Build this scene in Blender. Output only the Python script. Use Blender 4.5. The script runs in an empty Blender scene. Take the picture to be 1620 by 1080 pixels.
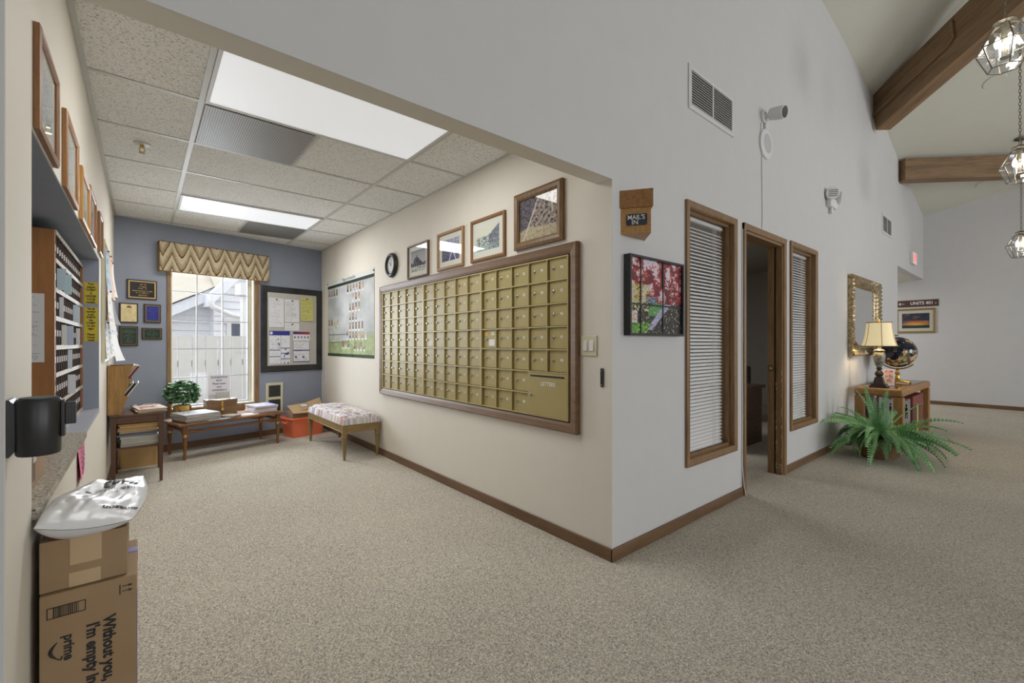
import bpy, math, random
from mathutils import Vector, Matrix, noise as NZ
PI = math.pi
R = random.Random(11)
SC = bpy.context.scene
COL = SC.collection
rad = math.radians

# ------------------------------------------------------------------ helpers
def lin(c):
    c = c/255.0
    return c/12.92 if c <= .04045 else ((c+.055)/1.055)**2.4
def rgb(t): return tuple(lin(x) for x in t)
def mix(a, b, t): return tuple(x+(y-x)*t for x, y in zip(a, b))
def clamp(x, a=0., b=1.): return max(a, min(b, x))
def sm(a, b, x):
    t = clamp((x-a)/(b-a)); return t*t*(3-2*t)
def fbm(x, y, z=0., o=4): return NZ.fractal(Vector((x, y, z)), 1.0, 2.0, o, noise_basis='PERLIN_ORIGINAL')
def hsh(*a):
    h = 2166136261
    for x in a: h = ((h ^ (int(x) & 0xffffffff))*16777619) & 0xffffffff
    h ^= h >> 13; h = (h*0x5bd1e995) & 0xffffffff; h ^= h >> 15
    return (h & 0xffff)/65535.

class M:
    """collects verts/faces of one mesh"""
    def __init__(s): s.v = []; s.f = []; s.mi = []; s.c = []
    def add(s, vs, fs, m=0, T=None, c=None):
        o = len(s.v)
        if T is not None: vs = [tuple(T @ Vector(p)) for p in vs]
        s.v.extend(vs)
        for f in fs:
            s.f.append(tuple(i+o for i in f)); s.mi.append(m); s.c.append(c)
        return s
    def box(s, x0, x1, y0, y1, z0, z1, m=0, T=None, c=None):
        vs = [(x0,y0,z0),(x1,y0,z0),(x1,y1,z0),(x0,y1,z0),(x0,y0,z1),(x1,y0,z1),(x1,y1,z1),(x0,y1,z1)]
        return s.add(vs, [(0,3,2,1),(4,5,6,7),(0,1,5,4),(1,2,6,5),(2,3,7,6),(3,0,4,7)], m, T, c)
    def quad(s, a, b, c_, d, m=0, T=None, c=None): return s.add([a,b,c_,d], [(0,1,2,3)], m, T, c)
    def tube(s, pts, r, n=8, m=0, closed=False, T=None, c=None):
        P = [Vector(p) for p in pts]; N = len(P)
        rs = r if isinstance(r, (list, tuple)) else [r]*N
        vs = []; up = None
        for i, p in enumerate(P):
            if closed: d = P[(i+1) % N]-P[i-1]
            else: d = P[min(i+1, N-1)]-P[max(i-1, 0)]
            d.normalize()
            if up is None: up = Vector((0,0,1)) if abs(d.z) < .9 else Vector((1,0,0))
            a = d.cross(up).normalized(); up = a.cross(d).normalized()
            for k in range(n):
                t = 2*PI*k/n; vs.append(tuple(p+(a*math.cos(t)+up*math.sin(t))*rs[i]))
        fs = []
        for i in range(N if closed else N-1):
            j = (i+1) % N
            for k in range(n): fs.append((i*n+k, i*n+(k+1) % n, j*n+(k+1) % n, j*n+k))
        if not closed: fs += [tuple(range(n-1,-1,-1)), tuple((N-1)*n+k for k in range(n))]
        return s.add(vs, fs, m, T, c)
    def lathe(s, prof, n=24, m=0, o=(0,0,0), T=None, c=None, ph=0., sx=1, sy=1):
        vs = []; fs = []; prof = [(max(r, 4e-4), z) for r, z in prof]
        for (r, z) in prof:
            for k in range(n):
                t = 2*PI*k/n+ph; vs.append((o[0]+r*sx*math.cos(t), o[1]+r*sy*math.sin(t), o[2]+z))
        for i in range(len(prof)-1):
            for k in range(n): fs.append((i*n+k, i*n+(k+1) % n, (i+1)*n+(k+1) % n, (i+1)*n+k))
        if prof[0][0] > 1e-3: fs.append(tuple(range(n-1,-1,-1)))
        if prof[-1][0] > 1e-3 and not (abs(prof[-1][1]-prof[-2][1]) < 1e-6 and prof[-2][0] < prof[-1][0]): fs.append(tuple((len(prof)-1)*n+k for k in range(n)))
        return s.add(vs, fs, m, T, c)
    def prism(s, poly, a, b, ax='y', m=0, T=None, c=None):
        n = len(poly)
        def pt(p, h): return (p[0],h,p[1]) if ax == 'y' else ((h,p[0],p[1]) if ax == 'x' else (p[0],p[1],h))
        vs = [pt(p, a) for p in poly]+[pt(p, b) for p in poly]
        fs = [tuple(range(n)), tuple(range(2*n-1, n-1, -1))]+[(i, i+n, (i+1) % n+n, (i+1) % n) for i in range(n)]
        return s.add(vs, fs, m, T, c)
    def ring(s, x0, x1, z0, z1, prof, m=0, T=None, c=None):
        """rectangular frame: prof = [(inset, y)...] closed loop"""
        vs = []
        for (i, y) in prof: vs += [(x0+i,y,z0+i),(x1-i,y,z0+i),(x1-i,y,z1-i),(x0+i,y,z1-i)]
        n = len(prof); fs = []
        for a in range(n):
            b = (a+1) % n
            for k in range(4): fs.append((a*4+k, a*4+(k+1) % 4, b*4+(k+1) % 4, b*4+k))
        return s.add(vs, fs, m, T, c)
    def surf(s, P, nu, nv, col=None, m=0, T=None):
        vs = [P(i/nu, j/nv) for j in range(nv+1) for i in range(nu+1)]
        if T is not None: vs = [tuple(T @ Vector(p)) for p in vs]
        o = len(s.v); s.v.extend(vs); w = nu+1
        for j in range(nv):
            for i in range(nu):
                s.f.append((o+j*w+i, o+j*w+i+1, o+(j+1)*w+i+1, o+(j+1)*w+i)); s.mi.append(m)
                s.c.append(col((i+.5)/nu, (j+.5)/nv) if col else None)
        return s
    def grid(s, x0, x1, z0, z1, y, nx, ny, col, m=0, T=None):
        return s.surf(lambda u, v: (x0+(x1-x0)*u, y, z0+(z1-z0)*v), nx, ny, col, m, T)
    def text(s, body, size, x, y, z, m=0, T=None, c=None, al='CENTER', ext=.0006, off=0., sx=1., shear=0.):
        key = (body, al, round(off/size, 3), shear)
        if key not in TXT:
            cu = bpy.data.curves.new('t', 'FONT'); cu.body = body; cu.size = 1; cu.align_x = al; cu.align_y = 'CENTER'
            cu.offset = off/size; cu.shear = shear; cu.resolution_u = 3
            o = bpy.data.objects.new('t', cu); COL.objects.link(o)
            dg = bpy.context.evaluated_depsgraph_get(); dg.update()
            me = bpy.data.meshes.new_from_object(o.evaluated_get(dg))
            TXT[key] = ([tuple(v.co) for v in me.vertices], [tuple(p.vertices) for p in me.polygons])
            bpy.data.objects.remove(o); bpy.data.curves.remove(cu); bpy.data.meshes.remove(me)
        vs, fs = TXT[key]
        return s.add([(x+p[0]*size*sx, y-ext, z+p[1]*size) for p in vs], fs, m, T, c)
    def link(s, name, mats, parent=None, smooth=False, bevel=0., loc=None, rot=0., keep=False):
        me = bpy.data.meshes.new(name)
        me.from_pydata(s.v, [], s.f); 
        if not isinstance(mats, (list, tuple)): mats = [mats]
        for m in mats: me.materials.append(m)
        me.polygons.foreach_set('material_index', [min(i, len(mats)-1) for i in s.mi])
        if any(c is not None for c in s.c):
            ca = me.color_attributes.new('Col', 'FLOAT_COLOR', 'CORNER'); d = []
            for p in me.polygons:
                c = s.c[p.index] or (.5,.5,.5)
                for _ in p.vertices: d += [c[0], c[1], c[2], 1.]
            ca.data.foreach_set('color', d)
        me.update()
        if smooth:
            me.shade_smooth(); me.set_sharp_from_angle(angle=rad(42))
        o = bpy.data.objects.new(name, me); COL.objects.link(o)
        if loc is not None: o.location = loc
        if rot: o.rotation_euler = (0,0,rot)
        if parent is not None: o.parent = parent
        if bevel:
            b = o.modifiers.new('b', 'BEVEL'); b.width = bevel; b.segments = 2; b.limit_method = 'ANGLE'; b.angle_limit = rad(50)
        return o
TXT = {}

def tag(o, label, cat, group=None):
    o['label'] = label; o['category'] = cat
    if group: o['group'] = group
    return o
def thing(name, label, cat, loc=(0,0,0), rot=0., group=None):
    o = bpy.data.objects.new(name, None); COL.objects.link(o); o.empty_display_size = .1
    o.location = loc; o.rotation_euler = (0,0,rot)
    return tag(o, label, cat, group)
def struct(o):
    o['kind'] = 'structure'; return o
def copy_part(o, parent, name=None):
    c = o.copy(); COL.objects.link(c); c.parent = parent
    return c

# wall frames: local x = right seen from the room, local -y = out of the wall, z up
BP = Vector((-.225, 6.165)); BQ = Vector((1.985, 6.645)); U = (BQ-BP).normalized(); BT = math.atan2(U.y, U.x); BN = Vector((U.y, -U.x))
XR = 1.984; XL = -.225; YF = 1.515; XFAR = 12.0
def on(w, a, z, e=.001):
    if w == 'front': return (a, YF-e, z), 0.
    if w == 'mail': return (XR-e, a, z), -PI/2
    if w == 'left': return (XL+e, a, z), PI/2
    if w == 'far': return (XFAR-e, a, z), -PI/2
    p = BP+U*a+BN*e
    return (p.x, p.y, z), BT
def TM(loc, rot=0., rx=0., ry=0.):
    return Matrix.Translation(loc) @ Matrix.Rotation(rot, 4, 'Z') @ Matrix.Rotation(ry, 4, 'Y') @ Matrix.Rotation(rx, 4, 'X')

# ------------------------------------------------------------------ materials
def base(name):
    m = bpy.data.materials.new(name); m.use_nodes = True
    nt = m.node_tree; b = nt.nodes['Principled BSDF']
    return m, nt, b
def coords(nt, sc=(1,1,1)):
    t = nt.nodes.new('ShaderNodeTexCoord'); mp = nt.nodes.new('ShaderNodeMapping')
    mp.inputs['Scale'].default_value = sc
    nt.links.new(t.outputs['Object'], mp.inputs['Vector'])
    return mp.outputs['Vector']
def noise_n(nt, vec, scale, detail=4, rough=.55):
    n = nt.nodes.new('ShaderNodeTexNoise'); n.inputs['Scale'].default_value = scale
    n.inputs['Detail'].default_value = detail; n.inputs['Roughness'].default_value = rough
    nt.links.new(vec, n.inputs['Vector']); return n.outputs['Fac']
def ramp(nt, fac, stops):
    r = nt.nodes.new('ShaderNodeValToRGB'); e = r.color_ramp.elements
    while len(e) < len(stops): e.new(.5)
    for el, (p, c) in zip(e, stops): el.position = p; el.color = (*c, 1)
    nt.links.new(fac, r.inputs['Fac']); return r.outputs['Color']
def bump(nt, b, h, strength, dist=.002):
    n = nt.nodes.new('ShaderNodeBump'); n.inputs['Strength'].default_value = strength; n.inputs['Distance'].default_value = dist
    nt.links.new(h, n.inputs['Height']); nt.links.new(n.outputs['Normal'], b.inputs['Normal'])
def plain(name, c, rough=.5, metal=0., var=.05, vs=6., bmp=0., bs=80., trans=0., spec=.5):
    m, nt, b = base(name); c = rgb(c)
    b.inputs['Roughness'].default_value = rough; b.inputs['Metallic'].default_value = metal
    b.inputs['Specular IOR Level'].default_value = spec
    v = coords(nt); f = noise_n(nt, v, vs)
    nt.links.new(ramp(nt, f, [(.3, mix(c,(0,0,0),var)), (.7, mix(c,(1,1,1),var*.5))]), b.inputs['Base Color'])
    if bmp: bump(nt, b, noise_n(nt, v, bs, 3), bmp)
    return m
def wood(name, c1, c2, ax='z', s=1., rough=.42, bmp=.15):
    m, nt, b = base(name); k = {'x':(1.2,14,14),'y':(14,1.2,14),'z':(14,14,1.2)}[ax]
    v = coords(nt, tuple(q*s for q in k))
    f = noise_n(nt, v, 3.2, 8, .68)
    v2 = coords(nt, tuple(q*s*7 for q in k)); f2 = noise_n(nt, v2, 3., 3)
    mx = nt.nodes.new('ShaderNodeMath'); mx.operation = 'MULTIPLY_ADD'; mx.inputs[1].default_value = .3
    nt.links.new(f2, mx.inputs[0]); nt.links.new(f, mx.inputs[2])
    c1, c2 = rgb(c1), rgb(c2)
    nt.links.new(ramp(nt, mx.outputs[0], [(.42, c1), (.62, mix(c1,c2,.55)), (.86, c2)]), b.inputs['Base Color'])
    b.inputs['Roughness'].default_value = rough
    bump(nt, b, f, bmp)
    return m
def printed(name, rough=.6, spec=.3):
    m, nt, b = base(name); a = nt.nodes.new('ShaderNodeVertexColor'); a.layer_name = 'Col'
    nt.links.new(a.outputs['Color'], b.inputs['Base Color']); b.inputs['Roughness'].default_value = rough
    b.inputs['Specular IOR Level'].default_value = spec
    return m
def pane(name, tint=(1,1,1), fres=1.45, rough=.0, gain=1.):
    m, nt, b = base(name); nt.nodes.remove(b); out = nt.nodes['Material Output']
    t = nt.nodes.new('ShaderNodeBsdfTransparent'); t.inputs['Color'].default_value = (*tint, 1)
    g = nt.nodes.new('ShaderNodeBsdfGlossy'); g.inputs['Roughness'].default_value = rough
    lw = nt.nodes.new('ShaderNodeLayerWeight'); lw.inputs['Blend'].default_value = .5
    pw = nt.nodes.new('ShaderNodeMath'); pw.operation = 'POWER'; pw.inputs[1].default_value = 4.; nt.links.new(lw.outputs['Facing'], pw.inputs[0])
    f = nt.nodes.new('ShaderNodeMath'); f.operation = 'MULTIPLY_ADD'; f.inputs[1].default_value = .7; f.inputs[2].default_value = ((fres-1)/(fres+1))**2*2*gain
    nt.links.new(pw.outputs[0], f.inputs[0])
    x = nt.nodes.new('ShaderNodeMixShader')
    nt.links.new(f.outputs[0], x.inputs[0]); nt.links.new(t.outputs[0], x.inputs[1]); nt.links.new(g.outputs[0], x.inputs[2])
    nt.links.new(x.outputs[0], out.inputs['Surface']); return m
def emit(name, c, s):
    m, nt, b = base(name); c = rgb(c)
    b.inputs['Base Color'].default_value = (*c, 1); b.inputs['Emission Color'].default_value = (*c, 1); b.inputs['Emission Strength'].default_value = s
    return m

def carpet_mat():
    m, nt, b = base('carpet'); v = coords(nt)
    vo = nt.nodes.new('ShaderNodeTexVoronoi'); vo.inputs['Scale'].default_value = 215; nt.links.new(v, vo.inputs['Vector'])
    f = noise_n(nt, v, 88, 4, .7); f2 = noise_n(nt, v, 1.1, 2)
    mx = nt.nodes.new('ShaderNodeMix'); mx.data_type = 'FLOAT'; mx.inputs[0].default_value = .42
    bw = nt.nodes.new('ShaderNodeRGBToBW'); nt.links.new(vo.outputs['Color'], bw.inputs[0])
    nt.links.new(f, mx.inputs[2]); nt.links.new(bw.outputs[0], mx.inputs[3])
    ad = nt.nodes.new('ShaderNodeMath'); ad.operation = 'MULTIPLY_ADD'; ad.inputs[1].default_value = .10
    nt.links.new(f2, ad.inputs[0]); nt.links.new(mx.outputs[0], ad.inputs[2])
    nt.links.new(ramp(nt, ad.outputs[0], [(.30, rgb((112,106,106))), (.44, rgb((164,158,152))), (.58, rgb((196,187,168))), (.74, rgb((226,219,206)))]), b.inputs['Base Color'])
    b.inputs['Roughness'].default_value = .95; b.inputs['Specular IOR Level'].default_value = .1
    bump(nt, b, vo.outputs['Distance'], .6, .004)
    return m
def tile_mat():
    m, nt, b = base('acoustic_tile'); v = coords(nt, (85,140,85))
    f = noise_n(nt, v, 1.3, 2, .5); v2 = coords(nt); f2 = noise_n(nt, v2, 2.)
    c = rgb((232,231,228))
    nt.links.new(ramp(nt, f, [(.33, rgb((150,147,140))), (.42, mix(c,(0,0,0),.10)), (.47, c)]), b.inputs['Base Color'])
    b.inputs['Roughness'].default_value = .95; bump(nt, b, f, .35, .004)
    return m
def grille_mat(name, ca, cb, sc, ax):
    m, nt, b = base(name); v = coords(nt)
    w = nt.nodes.new('ShaderNodeTexWave'); w.bands_direction = ax; w.inputs['Scale'].default_value = sc
    nt.links.new(v, w.inputs['Vector'])
    nt.links.new(ramp(nt, w.outputs['Fac'], [(.3, rgb(ca)), (.7, rgb(cb))]), b.inputs['Base Color'])
    b.inputs['Roughness'].default_value = .5; return m
def granite_mat():
    m, nt, b = base('granite'); v = coords(nt)
    f = noise_n(nt, v, 95, 3, .7)
    nt.links.new(ramp(nt, f, [(.36, rgb((52,50,46))), (.44, rgb((138,130,116))), (.55, rgb((190,182,166))), (.7, rgb((206,200,190)))]), b.inputs['Base Color'])
    b.inputs['Roughness'].default_value = .35; return m

MT = {}
MT['hall'] = plain('hall_paint', (206,205,205), .7, var=.02, bmp=.12, bs=120)
MT['cream'] = plain('cream_paint', (222,216,204), .7, var=.02, bmp=.12, bs=120)
MT['blue'] = plain('slate_blue_paint', (140,147,162), .65, var=.03, bmp=.1, bs=120)
MT['vault'] = plain('ceiling_paint', (204,203,192), .8, var=.02, bmp=.1, bs=60)
MT['carpet'] = carpet_mat()
MT['tile'] = tile_mat()
MT['tbar'] = plain('grid_metal', (196,194,188), .5)
MT['trim'] = wood('stained_trim', (98,72,46), (152,118,80), 'z')
MT['trimx'] = wood('stained_trim_flat', (88,62,38), (136,102,68), 'x')
MT['base'] = wood('baseboard_wood', (84,60,40), (124,94,66), 'x', .5)
MT['basey'] = wood('baseboard_wood_deep', (84,60,40), (124,94,66), 'y', .5)
MT['beam'] = wood('beam_wood', (92,72,50), (148,118,86), 'x', .35, .6, .4)
MT['oak'] = wood('oak', (124,84,46), (176,130,78), 'x', 1.2)
MT['goldoak'] = wood('golden_oak', (128,92,44), (178,136,74), 'z', 1.)
MT['oakz'] = wood('oak_upright', (124,84,46), (176,130,78), 'z', 1.2)
MT['oakl'] = wood('light_oak', (158,112,62), (200,156,100), 'x', 1.4)
MT['walnut'] = wood('walnut', (56,36,24), (104,70,46), 'x', 1.)
MT['walnutz'] = wood('walnut_upright', (52,34,22), (98,64,42), 'z', 1.)
MT['darkwood'] = wood('dark_plaque_wood', (34,24,18), (66,46,32), 'x', 1.)
MT['boxwood'] = wood('box_wood', (78,54,36), (138,102,66), 'x', .8)
MT['teak'] = wood('teak', (92,58,32), (150,100,58), 'x', 1.)
MT['teakz'] = wood('teak_upright', (92,58,32), (146,98,56), 'z', 1.)
MT['cubby'] = wood('cubby_wood', (132,86,42), (160,108,58), 'z', .6)
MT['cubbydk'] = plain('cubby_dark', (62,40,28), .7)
MT['gold'] = plain('mailbox_bronze', (166,150,94), .42, .0, .04, 3., .05, 300)
MT['goldrail'] = plain('mailbox_rail', (176,160,104), .4, .1, .03)
MT['black'] = plain('black_plastic', (26,26,28), .38)
MT['blackm'] = plain('black_matte', (24,24,24), .8)
MT['ductgrey'] = plain('duct_grey', (72,72,70), .8)
MT['railtag'] = plain('rail_tag', (206,202,194), .7)
MT['slat'] = plain('slat_white', (246,246,246), .5, var=.01)
MT['chrome'] = plain('chrome', (190,190,196), .22, .9)
MT['brass'] = plain('brass', (206,168,90), .25, .95)
MT['antbrass'] = plain('pewter', (120,112,96), .4, .8)
MT['white'] = plain('white_plastic', (224,223,222), .45)
MT['offwhite'] = plain('ivory_plastic', (212,206,176), .45)
MT['whitemetal'] = plain('white_enamel', (212,212,212), .5)
MT['paper'] = plain('paper', (232,230,226), .8, var=.02)
MT['print'] = printed('printed_paper', .7)
MT['gloss'] = printed('glossy_print', .3, .5)
MT['fabric'] = printed('woven_print', .92, .1)
MT['glass'] = pane('window_glass')
MT['pglass'] = pane('picture_glass', (.96,.97,.97))
MT['lglass'] = pane('lantern_glass', (.9,.92,.95), 1.7, .03)
MT['mirror'] = plain('mirror_silver', (236,238,240), .02, 1., 0.)
MT['gilt'] = plain('gilt', (176,148,88), .36, .8, .5, 34, .4, 120)
MT['card'] = plain('cardboard', (154,126,92), .8, var=.06)
MT['card2'] = plain('cardboard_light', (190,158,118), .8, var=.06)
MT['tape'] = plain('packing_tape', (190,164,128), .25)
MT['blue_tape'] = plain('blue_tape', (104,96,176), .4)
MT['ink'] = plain('black_ink', (22,20,20), .7)
MT['poly'] = plain('polymailer', (214,214,216), .3, var=.03)
MT['orange'] = plain('orange_plastic', (240,122,80), .45)
MT['tan'] = plain('tan_plastic', (198,160,104), .5)
MT['granite'] = granite_mat()
MT['leafd'] = plain('fern_leaf', (104,174,92), .5, var=.3, vs=14)
MT['leafm'] = plain('fern_leaf_mid', (80,150,74), .5, var=.3, vs=14)
MT['leafl'] = plain('fern_leaf_light', (140,200,116), .5, var=.25, vs=14)
MT['ivy'] = printed('ivy_leaf', .45)
MT['wicker'] = None
MT['panel'] = emit('light_diffuser', (236,238,242), .46)
MT['bulb'] = emit('bulb_glow', (255,246,230), 14.)
MT['shade'] = None
MT['red'] = plain('red_paint', (150,40,34), .5)
MT['pink'] = plain('pink_paper', (236,120,160), .8)
MT['yellow'] = plain('yellow_paper', (196,176,40), .8)
MT['siding'] = plain('white_siding', (236,238,242), .7)
MT['roof'] = plain('pale_roof', (196,190,176), .8)
MT['fence'] = plain('fence_board', (204,200,192), .8)
MT['ground'] = plain('paved_ground', (150,148,144), .9, var=.3)
MT['stone'] = plain('mottled_stone', (96,92,72), .3, var=.5, vs=30)
MT['espresso'] = plain('dark_bronze', (50,40,32), .35)
MT['office'] = plain('office_paint', (176,172,164), .8, var=.02)
MT['officefloor'] = plain('office_carpet', (70,66,66), .95, var=.1, vs=60)

def wicker_mat():
    m, nt, b = base('wicker'); v = coords(nt)
    w = nt.nodes.new('ShaderNodeTexWave'); w.bands_direction = 'Z'; w.inputs['Scale'].default_value = 26; w.inputs['Distortion'].default_value = 6
    nt.links.new(v, w.inputs['Vector'])
    nt.links.new(ramp(nt, w.outputs['Fac'], [(.2, rgb((84,60,38))), (.8, rgb((186,144,96)))]), b.inputs['Base Color'])
    b.inputs['Roughness'].default_value = .7; bump(nt, b, w.outputs['Fac'], .8, .01); return m
MT['wicker'] = wicker_mat()
def shade_mat():
    m, nt, b = base('lamp_shade'); c = rgb((240,226,190))
    b.inputs['Base Color'].default_value = (*c,1); b.inputs['Roughness'].default_value = .8
    b.inputs['Emission Color'].default_value = (*rgb((250,226,170)),1); b.inputs['Emission Strength'].default_value = .38
    return m
MT['shade'] = shade_mat()
MT['exit'] = emit('exit_face', (236,190,190), .45)
MT['exitred'] = emit('exit_letters', (240,110,110), .6)

# ------------------------------------------------------------------ picture painters (u right, v up)
def doc(lines=26, ink=(90,90,95), bg=(232,231,228), cols=26, margin=.09, seed=1, fill=.72):
    i_, b_ = rgb(ink), rgb(bg)
    def f(u, v):
        if u < margin or u > 1-margin or v < margin*.7 or v > 1-margin*.7: return b_
        r = v*lines; k = int(r)
        if r-k > .55: return b_
        ln = .45+.5*hsh(k, seed)
        if u > margin+(1-2*margin)*ln or hsh(k, seed+9) > .88: return b_
        return mix(b_, i_, .55) if hsh(int(u*cols), k, seed) < fill else b_
    return f
def plaque_fn(bg, border, ink, lines, seed, bw=.07, asp=1.):
    g, bo, ik = rgb(bg), rgb(border), rgb(ink)
    def f(u, v):
        e = min(min(u, 1-u), min(v, 1-v)*asp)
        if e < bw: return bo
        r = (v-.12)/.76*lines; k = math.floor(r)
        if 0 <= k < lines and .2 < r-k < .6:
            half = .12+.28*hsh(k, seed)
            if abs(u-.5) < half and hsh(int(u*34), k, seed) < .7: return mix(g, ik, .6)
        return g
    return f
def p_maple(u, v):
    n = fbm(u*9, v*9, 1.); n2 = fbm(u*34, v*30, 4.)
    sky = rgb((214,206,222)); c = sky
    if v > .42:
        d = n*1.1+n2*.9+.42
        if u > .25 and u < .5 and v > .86: d -= .5
        if d > .05: c = mix(rgb((160,56,54)), rgb((214,110,96)), clamp(.5+n2*1.4))
        if d > .5: c = rgb((112,36,44))
        if v < .66 and u < .36 and n2 > -.15: c = mix(rgb((92,100,44)), rgb((216,206,128)), clamp(.5+n2*1.6))
        if u > .52 and abs((u-.62)-(.75-v)*.35) < .008: c = rgb((52,30,34))
        if u > .7 and abs((u-.78)-(.6-v)*.45) < .007: c = rgb((52,30,34))
        if v < .5 and .3 < u < .5: c = mix(rgb((60,80,70)), rgb((150,160,190)), clamp(.5+n2*2))
    else:
        c = mix(rgb((38,36,36)), rgb((70,66,62)), clamp(.5+n2*1.5))
        x = u-(.42+(v-.08)*1.02)
        if -.10 < x < .02 and v > .05: c = mix(rgb((150,146,190)), rgb((196,190,224)), clamp(.5+n2))
        elif -.34 < x < -.1 and v > .24 and u > .34: c = rgb((86,150,84))
        if v < .14 and x < -.06: c = mix(rgb((60,110,40)), rgb((126,190,70)), clamp(.5+n2*1.5))
        if u < .14 and .14 < v < .3: c = mix(rgb((220,220,236)), rgb((196,140,90)), clamp(.5+n2*2))
        if v > .3 and u < .34 and n2 > .1: c = rgb((208,204,150))
        if n2 > .42: c = mix(c, rgb((210,206,170)), .7)
    return c
def p_trees(u, v):
    n = fbm(u*14, v*9, 2.); c = mix(rgb((206,204,200)), rgb((150,150,160)), v)
    top = .38+.42*max(0, 1-abs(u-.42)*3)*.9+.14*fbm(u*9, 1., 0.)
    if .26 < v < top: c = mix(rgb((38,36,44)), rgb((110,106,116)), clamp(.4+n*1.3))
    if v <= .26: c = mix(rgb((216,212,204)), rgb((140,134,128)), clamp(.4+n*1.4))
    return c
def p_road(u, v):
    n = fbm(u*12, v*12, 3.)
    if v > .62: return mix(rgb((196,200,214)), rgb((120,120,150)), clamp(.5+n))
    if v < .5 and abs(u-.62) < .42*(.52-v)+.02: return rgb((226,222,226)) if abs(abs(u-.62)-.36*(.52-v)) < .02 else mix(rgb((70,66,120)), rgb((110,106,160)), v*2)
    return mix(rgb((52,48,92)), rgb((128,124,140)), clamp(.4+n*1.3))
def p_build(u, v):
    n = fbm(u*13, v*13, 5.)
    top = .62+.36*sm(.5, 1., u)+.05*n
    if v > top: return rgb((226,224,208))
    if u > .55 and n > -.02: return mix(rgb((52,50,84)), rgb((150,156,170)), clamp(.3+n))
    c = mix(rgb((150,164,158)), rgb((206,212,204)), clamp(.5+n))
    if n < -.2: c = rgb((72,80,98))
    if v < .22: c = rgb((166,186,176))
    return c
def p_aerial(u, v):
    n = fbm(u*16, v*16, 6.); n2 = fbm(u*6, v*6, 1.)
    c = mix(rgb((62,56,78)), rgb((120,112,116)), clamp(.5+n*1.2))
    x = u-.10-.42*v
    if abs(x) < .018: return rgb((214,206,190))
    if x > 0 and v > .2:
        ring = abs(math.sin((v*9+2.2*math.sin(u*5))*2.0))
        c = mix(rgb((196,180,166)), rgb((128,112,112)), ring*.8)
        if n > .22: c = rgb((66,60,76))
    if v < .26+.06*n2: c = mix(rgb((202,190,160)), rgb((166,152,122)), clamp(.5+n))
    if abs(u-.86) < .012 and v > .5: c = rgb((214,206,190))
    return c
def p_sunset(u, v):
    n = fbm(u*3, v*9, 7.)
    d = math.exp(-((u-.52)/.42)**2)
    if v < .2: return mix(rgb((12,26,20)), rgb((52,74,28)), sm(.05,.2,v)*d)
    if v < .3: return mix(rgb((96,92,34)), rgb((232,190,70)), d)
    if v < .52: return mix(mix(rgb((236,150,60)), rgb((170,74,52)), sm(.3,.52,v)), rgb((60,58,96)), clamp((1-d)*1.2+n*.8))
    return mix(rgb((20,28,56)), rgb((120,86,84)), clamp(n*1.6-.05))
def p_poster(u, v):
    n = fbm(u*4, v*4, 9.); n2 = fbm(u*11, v*11, 3.)
    c = mix(rgb((196,198,198)), rgb((168,172,172)), clamp(.5+n))
    if v < .30 and u > .6: c = mix(c, rgb((150,160,120)), .6)
    if v < .17+.08*u: c = mix(rgb((140,156,108)), rgb((176,188,140)), clamp(.5+n2))
    if v < .45 and u < .3 and n2 > 0: c = mix(c, rgb((168,180,140)), .6)
    if v > .935: c = rgb((212,212,208))
    if .05 < v <= .30 and .03 < u < .5 and (abs(u-.05) < .006 or abs(u-.21) < .004 or abs(v-.28) < .006 or abs(v-.18) < .004): c = rgb((110,112,108))
    if .895 < v < .94: c = rgb((36,52,38))
    if v < .035: c = rgb((48,66,44))
    return c
def p_chevron(w, h):
    base_, tan_, dk, gr = rgb((196,182,152)), rgb((178,150,104)), rgb((84,64,44)), rgb((166,156,140))
    def f(u, v):
        x = u*w/.172+.35; i = math.floor(x); k = x-i; t = abs(k-.5)*2
        if i % 2: t = t**1.5                       # every other valley is rounded
        p = v*h/.155-t*1.25+.06*fbm(u*40, v*10, 2.)
        q = p-math.floor(p)
        c = base_
        if q < .14: c = dk
        elif q < .24: c = tan_
        elif q < .30: c = mix(dk, tan_, .45)
        elif q < .48: c = gr
        elif q < .56: c = mix(tan_, gr, .5)
        return mix(c, (0,0,0), .12*hsh(int(u*500), int(v*160)))
    return f
def p_floral(x, y, z=0.):
    n = fbm(x*11, y*6, z*9+11.); n2 = fbm(x*24, y*12, z*16+5.); n3 = fbm(x*6, y*4, z*5+2.)
    c = mix(rgb((226,222,222)), rgb((202,196,196)), clamp(.5+n))
    c = mix(c, rgb((150,144,164)), sm(.12,.4,n2)*.8)
    c = mix(c, rgb((176,162,146)), sm(.15,.45,-n2)*.7)
    if n > .25 and n2 > .05: c = mix(c, rgb((170,104,84)), .7)
    if n3 > .25 and n2 > .12: c = mix(c, rgb((96,94,112)), .7)
    return c
def p_cover(cs, seed):
    a, b, t = [rgb(x) for x in cs]
    def f(u, v):
        n = fbm(u*4+seed, v*4, seed)
        if v > .78: return t if hsh(int(u*9), int(v*14), seed) < .6 else a
        if .1 < u < .9 and .12 < v < .7: return mix(a, b, clamp(.5+n*1.5))
        return a
    return f

# ------------------------------------------------------------------ THE SETTING
ZC = 2.53
f = M(); f.box(-5, 12.2, -7, 6.9, -.1, 0)
struct(f.link('floor', MT['carpet']))

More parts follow.
